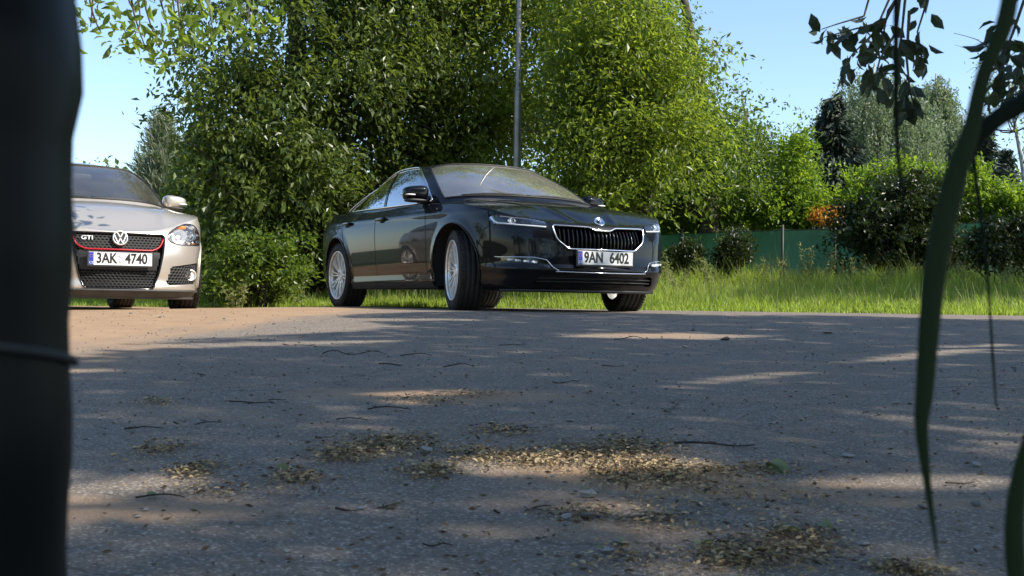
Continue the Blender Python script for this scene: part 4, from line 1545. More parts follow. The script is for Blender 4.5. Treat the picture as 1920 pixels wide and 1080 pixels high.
def tree(name, label, cat, base, top, r0, blobs, n_cl, per, size, L_, W_, m, seed, droop=.3, group=None, six=False,
         keep=None, shell=.55, bark=None, twigs=60, stretch=(1, 1, 1)):
    rng = np.random.default_rng(seed)
    bz = float(gz(base[0], base[1]))
    root = thing(name, label, cat, (base[0], base[1], bz), 0, group)
    o = np.array([base[0], base[1], bz])
    mb = MB()
    tr = limb_mesh(mb, (0, 0, -.15), np.array(top) - o, r0, r0 * .3, rng, 10, .03)
    mb.lathe([(r0 * 1.7, -.1), (r0 * 1.3, .1), (r0 * 1.02, .4)], 10, 'Z')
    for (c, rad) in blobs:
        c = np.array(c) - o
        i = int(np.clip(rng.uniform(.25, .8) * 8, 1, 7))
        st = np.array(tr[i])
        if c[2] < st[2]:
            st = np.array(tr[max(1, i - 3)])
        pts = limb_mesh(mb, st, c, r0 * .38, r0 * .08, rng, 6, .07)
        for _ in range(max(2, twigs // max(1, len(blobs)))):
            a = np.array(pts[rng.integers(2, 9)])
            e = c + rng.normal(size=3) * np.array(rad) * .55
            limb_mesh(mb, a, e, r0 * .09, r0 * .02, rng, 4, .08)
    mb.build('trunk', bark or BARK, root)
    V, F = crown(blobs, n_cl, per, size, L_, W_, rng, droop, six, keep, shell, stretch)
    np_mesh('crown', V - o, F, m, root)
    return root


LEAF = dict(
    walnut=leaf_mat('leaf_green', (.045, .085, .014), (.10, .16, .028), (.30, .44, .04), .38, .45),
    mid=leaf_mat('leaf_olive_green', (.045, .080, .012), (.14, .18, .030), (.36, .48, .05), .36, .45),
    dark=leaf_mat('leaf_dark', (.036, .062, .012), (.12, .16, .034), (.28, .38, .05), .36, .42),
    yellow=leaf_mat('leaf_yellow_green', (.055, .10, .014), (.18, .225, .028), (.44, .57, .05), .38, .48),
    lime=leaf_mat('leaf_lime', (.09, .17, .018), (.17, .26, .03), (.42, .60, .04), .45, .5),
    birch=leaf_mat('leaf_birch', (.13, .17, .08), (.22, .27, .14), (.32, .42, .18), .5, .4),
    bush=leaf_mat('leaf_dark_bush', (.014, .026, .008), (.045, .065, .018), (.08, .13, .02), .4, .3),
    hedge=leaf_mat('leaf_hedge', (.04, .075, .012), (.13, .19, .03), (.34, .48, .05), .4, .42),
    spruce=leaf_mat('needles_spruce', (.018, .032, .018), (.038, .055, .028), (.03, .05, .02), .6, .15),
    pine=leaf_mat('needles_pine', (.20, .24, .15), (.30, .34, .22), (.30, .36, .18), .6, .25),
    orange=leaf_mat('leaf_orange', (.45, .16, .02), (.62, .32, .03), (.7, .35, .05), .5, .4),
    grass=leaf_mat('grass_blade', (.17, .29, .03), (.37, .44, .07), (.60, .76, .09), .5, .5),
    weed=leaf_mat('weed_stalk', (.14, .19, .05), (.30, .30, .12), (.40, .42, .12), .6, .4),
)


def el(px, py, d, rx, rz, ry=None):
    """ellipsoid clump centred where the photograph shows it, radii given in photograph pixels across and up"""
    c = at(px, py, d)
    s = d / F_PX
    return (tuple(c), (rx * s, (ry if ry else (rx + rz) / 2) * s, rz * s))


# --- the big broadleaf trees behind the cars
tree('broadleaf_tree', 'big dark drooping tree behind the gap between the two cars, its edge against blue sky', 'tree',
     (-3.0, 17.0), tuple(at(560, -160, 17)), .26,
     [el(560, 60, 16.5, 200, 130), el(470, 210, 16, 105, 110), el(600, 250, 16.2, 170, 150), el(420, 120, 16, 65, 40), el(720, 120, 17, 160, 150),
      el(520, 350, 16, 130, 80), el(620, 390, 16.5, 150, 80), el(440, 330, 15.8, 65, 80), el(640, -120, 17, 240, 140), el(385, 235, 15.8, 32, 40)],
     2300, 24, .22, .112, .052, LEAF['dark'], 21, .5, 'broadleaf trees behind the cars')
tree('broadleaf_tree', 'tall green tree with sky gaps directly behind the roof of the black car', 'tree',
     (-.9, 17.6), tuple(at(840, -200, 17.6)), .24,
     [el(850, 60, 17.5, 150, 130), el(780, 260, 17.5, 120, 130), el(900, 230, 17.2, 120, 130), el(880, 360, 17.5, 140, 90), el(900, -120, 17.5, 240, 150), el(1000, 120, 18, 120, 140)],
     1650, 24, .22, .112, .052, LEAF['mid'], 22, .45, 'broadleaf trees behind the cars')
tree('broadleaf_tree', 'sunlit yellow green tree to the right of the lamp pole above the black car bonnet', 'tree',
     (1.7, 15.6), tuple(at(1180, -120, 15.6)), .20,
     [el(1130, 130, 15.2, 120, 110), el(1200, 170, 15, 95, 110), el(1090, 300, 15, 110, 80), el(1180, 280, 14.8, 100, 70), el(1210, 100, 15.5, 70, 80),
      el(1115, 0, 15.5, 120, 120), el(1110, 370, 15, 90, 45), el(1250, 250, 15, 60, 50), el(1040, 200, 15.5, 80, 110)],
     2000, 22, .18, .088, .040, LEAF['yellow'], 23, .5, 'broadleaf trees behind the cars')
tree('broadleaf_tree', 'mid green tree whose rounded edge meets open sky right of the yellow green tree', 'tree',
     (3.3, 19.5), tuple(at(1270, -60, 19.5)), .2,
     [el(1235, 110, 19, 65, 80), el(1300, 210, 19, 60, 80), el(1250, 320, 20.2, 110, 70), el(1330, 300, 19, 80, 60), el(1160, 50, 19.5, 100, 100), el(1310, 372, 20.6, 90, 40)],
     1300, 22, .22, .10, .046, LEAF['walnut'], 24, .3, 'broadleaf trees behind the cars')
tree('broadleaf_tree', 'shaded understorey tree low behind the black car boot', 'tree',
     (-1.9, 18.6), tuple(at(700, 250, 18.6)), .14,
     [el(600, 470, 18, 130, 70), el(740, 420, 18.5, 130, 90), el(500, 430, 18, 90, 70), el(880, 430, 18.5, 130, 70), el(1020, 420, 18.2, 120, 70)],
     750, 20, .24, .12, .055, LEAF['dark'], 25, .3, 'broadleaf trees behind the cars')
tree('broadleaf_tree', 'open leafy tree standing behind the fence beside the pale sky gap', 'tree',
     (4.6, 21), tuple(at(1400, 210, 21)), .13,
     [el(1390, 290, 21, 60, 55), el(1440, 330, 21, 60, 60), el(1350, 370, 20.5, 80, 50), el(1410, 275, 21, 26, 30), el(1470, 290, 21, 35, 45)],
     620, 20, .19, .085, .04, LEAF['walnut'], 26, .2, 'broadleaf trees behind the cars')
tree('small_tree', 'slender lime green tree with a pointed top behind the green fence', 'tree',
     (5.0, 19.6), tuple(at(1500, 260, 19.6)), .07,
     [el(1495, 300, 19.5, 26, 50), el(1490, 370, 19.5, 50, 50), el(1450, 400, 19.3, 55, 30)],
     330, 20, .15, .08, .045, LEAF['lime'], 27, .1)

# --- conifers, birches and far trees
def conifer(name, label, base_px, d, y0, y1, halfw, m, seed, up=-.15, group=None, nd=(.16, .035), tiers=26, dens=16):
    rng = np.random.default_rng(seed)
    b = at(base_px, y0, d); t = at(base_px, y1, d)
    bz = float(gz(b.x, b.y)); H = t.z - bz
    root = thing(name, label, 'tree', (b.x, b.y, bz), 0, group)
    Rm = halfw * d / F_PX
    mb = MB(); mb.tube([(0, 0, -.1), (.02, 0, H * .5), (0, 0, H)], [H * .018, H * .012, H * .002], 8)
    P = []; D = []
    for i in range(tiers):
        f = i / (tiers - 1)
        z = H * (.10 + .88 * f)
        r_ = Rm * (1 - f) ** .8 * rng.uniform(.8, 1.1) + .05
        nb = int(5 + 7 * (1 - f))
        for k in range(nb):
            a = rng.uniform(0, 2 * math.pi); rr = r_ * rng.uniform(.7, 1.15)
            dirv = np.array([math.cos(a), math.sin(a), up]); tip = np.array([0, 0, z]) + dirv * rr + np.array([0, 0, (.18 * rr if up < 0 else .3 * rr)])
            s0 = np.array([0, 0, z])
            mb.tube([s0, s0 + (tip - s0) * .5 + np.array([0, 0, -.05 * rr]), tip], [H * .004, H * .003, H * .001], 4)
            ts = rng.uniform(.15, 1, int(dens * (rr / Rm + .3)) + 4)
            for t_ in ts:
                P.append(s0 + (tip - s0) * t_ + rng.normal(size=3) * .06 * np.array([1, 1, .7])); D.append(dirv + np.array([0, 0, .1 if up > 0 else -.35]))
    mb.build('trunk', BARK, root)
    P = np.array(P); D = np.array(D)
    P = np.repeat(P, 4, 0) + rng.normal(size=(len(P) * 4, 3)) * .07; D = np.repeat(D, 4, 0)
    V, F = leaf_quads(P, nd[0], nd[1], rng, dirs=D, spread=1.6)
    np_mesh('crown', V, F, m, root)
    return root

conifer('spruce_tree', 'dark spruce standing behind the lime green tree and the fence', 1562, 30, 500, 190, 115, LEAF['spruce'], 31, nd=(.30, .09), tiers=34, dens=26)
conifer('spruce_tree', 'dark spruce top rising behind the bushes right of the birches', 1835, 34, 500, 225, 95, LEAF['spruce'], 32, nd=(.28, .07))
conifer('spruce_tree', 'small far spruce at the right edge beside the bare tree', 1885, 40, 470, 285, 45, LEAF['spruce'], 33, nd=(.3, .08), tiers=18)
conifer('spruce_tree', 'green spruce whose drooping boughs hang beside the pine at the left', 372, 19, 500, 245, 75, LEAF['walnut'], 34, nd=(.2, .05))
conifer('pine_tree', 'pale grey green pine with upswept feathery shoots beyond the silver car', 300, 24, 480, 215, 75, LEAF['pine'], 35, up=.75, nd=(.24, .028), tiers=24, dens=22)


def birch(label, px, d, ytop, halfw, ybot, seed, n=520, group=None):
    rng = np.random.default_rng(seed)
    b = at(px, 480, d); bz = float(gz(b.x, b.y))
    c0 = at(px, (ytop + ybot) / 2, d); top = at(px, ytop, d)
    s = d / F_PX
    root = thing('birch_tree', label, 'tree', (b.x, b.y, bz), 0, group)
    o = np.array([b.x, b.y, bz])
    mb = MB(); tr = limb_mesh(mb, (0, 0, -.2), np.array(top) - o, .22, .03, rng, 8, .02)
    P = []
    for i in range(n):
        d3 = rng.normal(size=3); d3 /= np.linalg.norm(d3)
        q = np.array([c0.x - o[0], 0, c0.z - o[2]]) + d3 * np.array([halfw * s, halfw * s, (ybot - ytop) / 2 * s]) * rng.uniform(.35, 1) ** .5
        if q[2] < 1.0:
            continue
        st = np.array(tr[int(np.clip((q[2] / (top.z - bz)) * 8 - 1, 1, 7))])
        if i % 6 == 0:
            limb_mesh(mb, st, q, .05, .012, rng, 4, .06)
        hang = rng.uniform(.7, 2.4)
        m_ = int(24 * hang)
        t = rng.uniform(0, 1, m_)
        p = q + np.stack([rng.normal(size=m_) * .06, rng.normal(size=m_) * .06, -t * hang], -1)
        P.append(p)
    mb.build('trunk', BARK_PALE, root)
    P = np.concatenate(P) + rng.normal(size=(sum(len(p) for p in P), 3)) * .03
    V, F = leaf_quads(P, .14, .07, rng, droop=1.2)
    np_mesh('crown', V, F, LEAF['birch'], root)
birch('large weeping birch with rounded grey green crown above the dark bush', 1640, 42, 118, 130, 420, 41, 1150, 'far birch trees')
birch('narrow birch between the weeping birch and the curved stem', 1755, 48, 138, 50, 340, 42, 800, 'far birch trees')
birch('loose low birch crown just left of the curved stem', 1805, 44, 215, 60, 400, 43, 800, 'far birch trees')

# thin bare tree at the right edge
rng = np.random.default_rng(55)
b = at(1906, 500, 26); bz = float(gz(b.x, b.y))
root = thing('bare_tree', 'thin pale trunk with bare twigs at the right edge of the picture', 'tree', (b.x, b.y, bz))
o = np.array([b.x, b.y, bz])
mb = MB()
tr = limb_mesh(mb, (0, 0, -.1), np.array(at(1885, 60, 26)) - o, .075, .02, rng, 8, .02)
tw = MB()
for k in range(16):
    st = np.array(tr[rng.integers(3, 8)])
    e = st + np.array([rng.normal() * .7, rng.normal() * .5, rng.uniform(.1, .9)])
    pts = limb_mesh(tw, st, e, .02, .006, rng, 5, .12)
    for _ in range(3):
        a = np.array(pts[rng.integers(3, 8)]); limb_mesh(tw, a, a + rng.normal(size=3) * .35, .007, .003, rng, 4, .1)
mb.build('trunk', BARK_PALE, root); tw.build('branch', BARK, root)
V, F = crown([el(1890, 180, 26, 60, 90)], 60, 8, .2, .09, .05, rng)
np_mesh('crown', V - o, F, LEAF['walnut'], root)

# far wood closing the view
for i, (px, d, rx, y0, y1, nm) in enumerate([(1480, 55, 90, 330, 440, 'distant round tree behind the lime green tree'), (1700, 58, 90, 300, 430, 'distant tree crown seen between birch and dark bush'),
                                             (1790, 52, 70, 300, 430, 'distant leafy tree behind the curved stem'), (1900, 60, 90, 340, 450, 'distant low tree at the far right'),
                                             (1290, 50, 110, 300, 440, 'distant tree glimpsed through the trees above the black car nose'),
                                             (1080, 45, 160, 320, 440, 'distant tree glimpsed behind the lamp pole'), (820, 44, 200, 330, 460, 'distant tree glimpsed through gaps above the black car'),
                                             (480, 46, 180, 250, 460, 'distant tree behind the hedge'), (250, 50, 130, 330, 460, 'distant low tree beyond the silver car roof'),
                                             (60, 48, 160, 330, 470, 'distant tree behind the dark post')]):
    c = at(px, (y0 + y1) / 2, d)
    tree('distant_tree', nm, 'tree', (c.x, c.y), tuple(at(px, y0, d)), .2,
         [el(px, (y0 + y1) / 2 + 10, d, rx, (y1 - y0) / 2), el(px - rx * .5, (y0 + y1) / 2 + 30, d, rx * .6, (y1 - y0) * .4), el(px + rx * .5, (y0 + y1) / 2 + 25, d, rx * .6, (y1 - y0) * .4)],
         420, 16, .55, .30, .17, LEAF['walnut'] if i % 2 else LEAF['dark'], 60 + i, .2, 'distant trees', twigs=9)

# --- fence with green screen
FA = Vector((at(1190, 440, 19.6).x, 19.6, 0)); FB = Vector((at(1990, 416, 17.4).x, 17.4, 0))
fence_tex, nt, b_ = new_mat('green_screen')
q = NT(nt)
wv = q.noise(3.0, 5, .6); fine = q.noise(220, 2, .5)
q.link(q.mix(.4, q.ramp(wv, [(.3, (.055, .22, .115)), (.7, (.08, .29, .155))]), q.ramp(fine, [(.3, (.04, .17, .09)), (.7, (.09, .33, .175))])), b_.inputs['Base Color'])
setp(b_, rough=.6)
tl = nt.nodes.new('ShaderNodeBsdfTranslucent'); tl.inputs[0].default_value = (.20, .50, .36, 1)
ms = nt.nodes.new('ShaderNodeMixShader'); ms.inputs[0].default_value = .45
nt.links.new(b_.outputs[0], ms.inputs[1]); nt.links.new(tl.outputs[0], ms.inputs[2]); nt.links.new(ms.outputs[0], nt.nodes['Material Output'].inputs[0])
FL = (FB - FA).length; FD = (FB - FA).normalized(); FN = Vector((-FD.y, FD.x, 0))
fence = thing('screen_fence', 'green mesh screen fence on thin posts behind the tall grass', 'fence', (FA.x, FA.y, float(gz(FA.x, FA.y))))
rng = np.random.default_rng(5)
def fence_top(u):
    p = FA + FD * u
    d = p.y
    ax_px = 960 + p.x / d * F_PX
    y = np.interp(ax_px, [1190, 1240, 1410, 1500, 1620, 1720, 1820, 2000], [440, 437, 430, 428, 425, 421, 415, 410])
    return at(ax_px, y, d).z
npost = 9
for i in range(npost - 1):
    u0 = FL * i / (npost - 1); u1 = FL * (i + 1) / (npost - 1)
    rows = []
    for k in range(15):
        u = u0 + (u1 - u0) * k / 14
        zt = fence_top(u) - .035 * math.sin(math.pi * k / 14); g0 = float(gz(*(FA + FD * u).xy))
        rows.append([tuple(FA + FD * u + FN * (.004 * math.sin(k * 1.7 + j * .9 + i)) + Vector((0, 0, g0 + .02 + (zt - g0 - .02) * j / 9)) - Vector((FA.x, FA.y, fence.location.z))) for j in range(10)])
    mb = MB(); mb.grid(np.array(rows), 0)
    mb.build('screen', fence_tex, fence)
for i in range(npost):
    u = FL * i / (npost - 1); p = FA + FD * u - FN * .03
    mb = MB(); mb.tube([(p.x - FA.x, p.y - FA.y, -.1 + float(gz(p.x, p.y)) - fence.location.z), (p.x - FA.x, p.y - FA.y, fence_top(u) + .06 - fence.location.z)], .02, 8)
    mb.build('post', M['grey_plastic'], fence)
mb = MB(); mb.tube([tuple(FA + FD * (FL * k / 60) - FN * .012 + Vector((0, 0, fence_top(FL * k / 60) - .03)) - Vector((FA.x, FA.y, fence.location.z))) for k in range(61)], .006, 5)
mb.build('top_wire', M['trim'], fence)

# --- shrubs along the fence and the hedge
def shrub(label, blobs, base, n_cl, per, size, L_, W_, m, seed, name='shrub', group=None, droop=.0, cat='shrub'):
    rng = np.random.default_rng(seed)
    bz = float(gz(base[0], base[1]))
    root = thing(name, label, cat, (base[0], base[1], bz), 0, group)
    o = np.array([base[0], base[1], bz])
    mb = MB()
    for (c, rad) in blobs:
        c = np.array(c) - o
        for _ in range(5):
            e = c + rng.normal(size=3) * np.array(rad) * .5
            limb_mesh(mb, rng.normal(size=3) * np.array([.12, .12, 0]) - [0, 0, .05], e, .018, .005, rng, 5, .08)
    mb.build('stems', BARK, root)
    V, F = crown(blobs, n_cl, per, size, L_, W_, rng, droop, shell=.6)
    V = V - o
    np_mesh('foliage', V, F, m, root)
    return root
def xy(px, d):
    c = at(px, 500, d); return (c.x, c.y)
G = 'shrubs along the green fence'
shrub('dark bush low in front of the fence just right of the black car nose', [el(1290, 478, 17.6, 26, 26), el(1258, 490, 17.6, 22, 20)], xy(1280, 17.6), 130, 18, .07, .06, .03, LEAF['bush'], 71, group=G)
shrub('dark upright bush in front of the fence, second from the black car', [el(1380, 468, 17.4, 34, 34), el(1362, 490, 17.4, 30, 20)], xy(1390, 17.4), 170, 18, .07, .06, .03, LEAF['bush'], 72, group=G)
shrub('pale green bush peeping over the fence beside the black car nose', [el(1262, 414, 19.9, 48, 18), el(1330, 406, 19.8, 45, 20)], xy(1290, 19.9), 190, 18, .09, .085, .045, LEAF['lime'], 73, group=G)
shrub('bright lime bush spilling over the fence below the slender tree', [el(1430, 398, 19.5, 48, 24), el(1488, 385, 19.4, 40, 32), el(1510, 402, 19.3, 30, 15)], xy(1460, 19.5), 320, 18, .10, .085, .045, LEAF['lime'], 74, group=G)
shrub('small shrub with orange leaves above the fence', [el(1548, 407, 18.9, 30, 16), el(1572, 400, 18.9, 18, 14)], xy(1555, 18.9), 34, 12, .07, .07, .04, LEAF['orange'], 75, name='orange_shrub')
shrub('big rounded dark bush spilling over the fence left of the curved stem', [el(1690, 400, 17.4, 95, 65), el(1650, 450, 17.2, 75, 50), el(1730, 455, 17.2, 80, 50), el(1740, 385, 17.5, 50, 45), el(1625, 405, 17.6, 40, 36)], xy(1690, 17.4), 950, 22, .10, .08, .045, LEAF['bush'], 76, group=G)
shrub('sunlit light green bush top above the big dark bush', [el(1650, 352, 19.5, 70, 34), el(1725, 345, 19.5, 55, 38), el(1600, 385, 19.4, 30, 22), el(1780, 375, 19.2, 55, 42)], xy(1680, 19.5), 520, 20, .11, .09, .05, LEAF['lime'], 77, group=G)
shrub('bright bush over the fence at the right of the curved stem', [el(1850, 375, 18.6, 60, 32), el(1900, 385, 18.4, 50, 30), el(1815, 340, 18.8, 35, 40)], xy(1850, 18.6), 360, 20, .10, .085, .045, LEAF['lime'], 78, group=G)
shrub('dark bush in front of the fence at the right edge', [el(1875, 450, 16.0, 55, 38), el(1930, 450, 16.0, 50, 50), el(1880, 480, 15.8, 60, 30)], xy(1890, 16), 380, 20, .08, .07, .035, LEAF['bush'], 79, group=G)
# hedge and bush at the left
hb = [el(400 + 22 * k, 500, 15.6 + .05 * k, 30, 62, 45) for k in range(4)]
shrub('clipped hedge with sunlit top right beside the silver car', hb, xy(430, 15.6), 620, 24, .07, .06, .034, LEAF['hedge'], 81, name='hedge', cat='hedge')
shrub('loose round bush with bright leaves at the end of the hedge', [el(490, 480, 14.6, 45, 42), el(515, 505, 14.5, 38, 40), el(450, 520, 14.6, 40, 40), el(470, 455, 14.6, 28, 26), el(530, 470, 14.6, 18, 24), el(420, 500, 14.8, 30, 35)], xy(490, 14.6), 420, 14, .10, .08, .042, LEAF['hedge'], 82, name='bush')
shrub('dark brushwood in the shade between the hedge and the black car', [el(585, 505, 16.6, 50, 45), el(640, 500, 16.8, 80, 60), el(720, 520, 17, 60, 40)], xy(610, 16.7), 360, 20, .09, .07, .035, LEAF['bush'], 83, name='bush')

# --- lamp pole
p = at(966, 560, 15.6); pz = float(gz(p.x, p.y))
pole = thing('street_lamp', 'slim grey metal lamp pole rising behind the black car roof', 'lamp pole', (p.x, p.y, pz))
STEEL = mat('galvanised_steel', (.30, .29, .27), .42, .55, vary=.25, vscale=6, bump=.05)
mb = MB()
Hs = at(969, 165, 15.6).z - pz
mb.lathe([(.066, -.1), (.061, .3), (.049, Hs - .04), (.049, Hs - .005)], 20, 'Z'); mb.lathe([(.055, -.03 + Hs), (.055, Hs + .004), (.037, Hs + .012)], 20, 'Z')
mb.build('lower_shaft', STEEL, pole)
mb = MB(); mb.lathe([(.037, Hs), (.029, 7.2)], 18, 'Z'); mb.tube([(0, 0, 7.15), (.08, 0, 7.35), (.5, -.1, 7.5)], [.026, .026, .022], 10); mb.build('upper_shaft', STEEL, pole)
mb = MB(); mb.rbox((.75, -.12, 7.50), (.62, .24, .11), .6); mb.build('lamp_head', STEEL, pole)
mb = MB(); mb.box((0, -.058, .9), (.07, .012, .3), 0, bevel=.004); mb.build('service_door', STEEL, pole)

# ------------------------------------------------------------------ grass on the verge
def grass_field(name, label, n, xr, depth, hmin, hmax, w, m, seed, near=0.0):
    rng = np.random.default_rng(seed)
    x = rng.uniform(xr[0], xr[1], n * 2)
    t = rng.uniform(0, 1, n * 2) ** 1.2
    y = road_edge(x) + near + t * depth + .10 * np.sin(x * 2.3) + rng.normal(size=n * 2) * .13 + .12 * np.sin(x * 5.7)
    patch = np.sin(x * 1.3 + 1) * np.sin(y * 1.7) + .6 * np.sin(x * 4.1 + y * 2.2) + .5 * np.sin(x * 9.3 - y * 5.1)
    keep = rng.uniform(-1.6, 1.2, n * 2) < patch + .9
    x, y, t, patch = x[keep][:n], y[keep][:n], t[keep][:n], patch[keep][:n]
    n = len(x)
    z = gz(x, y) - .01
    h = (hmin + (hmax - hmin) * np.clip(t * 1.3, 0, 1)) * rng.uniform(.5, 1.25, n) * (1 + .26 * patch)
    a = rng.uniform(0, 2 * math.pi, n); lean = rng.uniform(.08, .6, n) * h
    ww = w * rng.uniform(.6, 1.4, n)
    b = np.stack([x, y, z], -1)
    la = rng.uniform(0, 2 * math.pi, n)
    ld = np.stack([np.cos(la) * lean, np.sin(la) * lean, np.zeros(n)], -1)
    sd_ = np.stack([np.cos(a) * ww / 2, np.sin(a) * ww / 2, np.zeros(n)], -1)
    up = np.stack([np.zeros(n), np.zeros(n), h], -1)
    m1 = b + up * .55 + ld * .3; tp = b + up * .97 + ld
    V = np.stack([b - sd_, b + sd_, m1 + sd_ * .8, m1 - sd_ * .8, tp + sd_ * .12, tp - sd_ * .12], 1).reshape(-1, 3)
    i = np.arange(n)[:, None] * 6
    F = np.concatenate([i + np.array([[0, 1, 2, 3]]), i + np.array([[3, 2, 4, 5]])], 1).reshape(-1, 4)
    o = np_mesh(name, V, F, m)
    o['label'] = label; o['category'] = 'grass'; o['kind'] = 'stuff'
    return o
grass_field('grass', 'bright uncut meadow grass on the verge between road and fence', 90000, (-7, 10), 6.5, .06, .31, .010, LEAF['grass'], 91)
grass_field('tall_grass', 'thin seeding grass stalks standing above the meadow grass', 7500, (-6, 10), 6.5, .25, .52, .006, LEAF['weed'], 92, near=.6)

# individual tall weeds near the fence
rng = np.random.default_rng(93)
EXTRA = [(1270, 15.6, .42, 'low'), (1335, 16.6, .5, 'thin'), (1465, 17.3, .55, 'pale'), (1530, 16.2, .42, 'short'), (1585, 17.2, .5, 'branching'), (1655, 15.4, .4, 'small'), (1700, 16.8, .5, 'ragged'), (1810, 15.6, .45, 'green'), (1880, 15.0, .45, 'leaning'), (445, 13.9, .3, 'low'), (560, 14.6, .35, 'thin')]
W_LBL = [(1355, 17.6, .95, 'tall pale weed spike before the fence between the two dark bushes'), (1503, 17.0, .75, 'leafy weed clump in front of the lit fence panel'),
         (1310, 17.3, .6, 'weed spike right of the black car, in front of the first dark bush'), (1250, 16.4, .6, 'weed stalk close beside the black car nose'),
         (1610, 16.6, .55, 'weed in the grass before the big dark bush'), (1560, 16.8, .6, 'thin weed left of the big dark bush'), (1430, 17.0, .5, 'short weed right of the second dark bush'),
         (1730, 16.0, .5, 'weed stalk in the grass at the foot of the curved stem')]
def near_of(px):
    for lim, nm in ((500, 'the hedge bush by the silver car'), (620, 'the black car boot'), (1300, 'the black car nose'), (1400, 'the two dark bushes'), (1560, 'the lit fence panel'), (1745, 'the big dark bush'), (1840, 'the curved stem'), (2000, 'the bush at the right edge')):
        if px < lim:
            return nm
for px, d, h, lb in W_LBL + [(a, b_, c_, w_ + ' weed in the grass near ' + near_of(a)) for a, b_, c_, w_ in EXTRA]:
    c = at(px, 500, d); z0 = float(gz(c.x, c.y))
    root = thing('weed', lb, 'weed', (c.x, c.y, z0), 0, 'tall weeds in the verge')
    mb = MB(); P = []; 
    for k in range(4):
        e = np.array([rng.normal() * .08, rng.normal() * .08, h * rng.uniform(.7, 1)])
        pts = limb_mesh(mb, (rng.normal() * .03, rng.normal() * .03, -.02), e, .006, .002, rng, 4, .04)
        for q_ in pts[2:]:
            P += [np.array(q_) + rng.normal(size=3) * .025 for _ in range(9)]
    mb.build('stem', LEAF['weed'], root)
    V, F = leaf_quads(np.array(P), .05, .018, rng, droop=-.3)
    np_mesh('leaves', V, F, LEAF['weed'], root)
# ------------------------------------------------------------------ near things: dark post, shade trees, stems
# dark out-of-focus post close to the camera on the left
DP = .34
def edge(px, d=DP):
    return (px - 960) / F_PX * d
px_r = 130
post = thing('post', 'blurred black post close to the camera filling the left edge', 'post', (edge(px_r) - .0578, DP, float(gz(0, DP)) ))
PM = mat('black_post_plastic', (.0022, .003, .0035), .4, vary=.3, vscale=9, spec=.09)
mb = MB()
z0 = float(gz(0, DP))
prof = []
for zz in np.linspace(-.05, 1.2, 90):
    wz = zz + z0
    y = 569 - (wz - .42) / DP * F_PX
    r_ = .0547
    r_ += .0024 * math.exp(-((y - 145) / 85)**2)
    r_ += .0007 * math.sin(y / 60)
    if y > 640: r_ += .0006
    prof.append((r_, zz))
mb.lathe(prof, 56, 'Z')
mb.build('shaft', PM, post)
# strap bulge is on the shaft; a cable sags round it lower down
mb = MB(); pts = []
for k in range(30):
    t = k / 29
    a = -math.pi * 1.05 + t * math.pi * 1.15
    yy = 596 + 100 * t ** 2
    zz = .42 - (yy - 569) / F_PX * DP - z0
    pts.append((.0560 * math.cos(a), .0560 * math.sin(a), zz))
mb.tube(pts, .0014, 8); mb.build('cable', mat('cable_grey', (.022, .026, .028), .6, spec=.2), post)

# curved plant stems and blades close to the camera on the right
STEM = leaf_mat('near_blade', (.010, .028, .004), (.014, .036, .005), (.05, .13, .010), .8, .3)
HANG = leaf_mat('hanging_leaf', (.018, .026, .014), (.04, .055, .022), (.07, .12, .03), .5, .25)  # darker than the crown leaves: backlit shade is put into the colour
STEM_D = mat('near_stem', (.008, .013, .008), .8, vary=.3, vscale=30, spec=.1)
def blade(label, pts_px, d, m, flat=.35, name='grass_blade'):
    """pts_px: (px, py, width px); real tapered blade at distance d"""
    n = len(pts_px)
    P = []; Rr = []
    q_ = np.linspace(0, n - 1, n * 6)
    A = np.array([(a[0], a[1], a[2]) for a in pts_px], float)
    for v in q_:
        i = int(min(v, n - 2)); t = v - i
        p0, p1, p2, p3 = A[max(i - 1, 0)], A[i], A[i + 1], A[min(i + 2, n - 1)]
        c = .5 * ((2 * p1) + (-p0 + p2) * t + (2 * p0 - 5 * p1 + 4 * p2 - p3) * t**2 + (-p0 + 3 * p1 - 3 * p2 + p3) * t**3)
        P.append(at(c[0], c[1], d)); Rr.append(max(c[2], 1) / 2 * d / F_PX)
    b0 = P[-1].copy()
    o = MB()
    # u axis = left-right in the world, so 'flat' thins it front to back
    o.tube([p - b0 for p in P], Rr, 10, flat=flat, up=(1, 0, 0))
    ob = o.build(name, m)
    ob.location = b0
    tag(ob, label, 'grass blade' if name == 'grass_blade' else 'stem', 'blurred blades and stems close to the camera')
    return ob
blade('widest arching green blade close to the camera, from top right down over the road', [(1900, -60, 30), (1885, 40, 34), (1845, 140, 30), (1822, 240, 34), (1795, 320, 42), (1770, 420, 46), (1752, 520, 44), (1742, 620, 40), (1733, 740, 34), (1728, 800, 26), (1738, 900, 16), (1752, 1000, 8), (1758, 1045, 4)], .42, STEM)
blade('dark side stem joining the widest blade from the right edge', [(1960, 170, 40), (1915, 195, 38), (1870, 222, 36), (1838, 252, 34), (1815, 290, 30), (1800, 330, 20)], .425, STEM_D, .8, 'plant_stem')
blade('thin straight dark stem hanging from the top, left of the widest blade', [(1681, -60, 10), (1680, 60, 11), (1680, 180, 10), (1683, 280, 8), (1690, 340, 5), (1700, 400, 3)], .55, STEM_D, .9, 'plant_stem')
blade('very thin stem hanging right of the widest blade', [(1828, 200, 7), (1826, 300, 8), (1835, 380, 8), (1848, 480, 6), (1856, 580, 5), (1862, 680, 5), (1868, 765, 3)], .55, STEM_D, .9, 'plant_stem')
blade('short green blade curving up at the bottom right corner', [(1935, 790, 10), (1918, 860, 26), (1905, 940, 36), (1902, 1020, 38), (1912, 1120, 40)], .40, STEM)

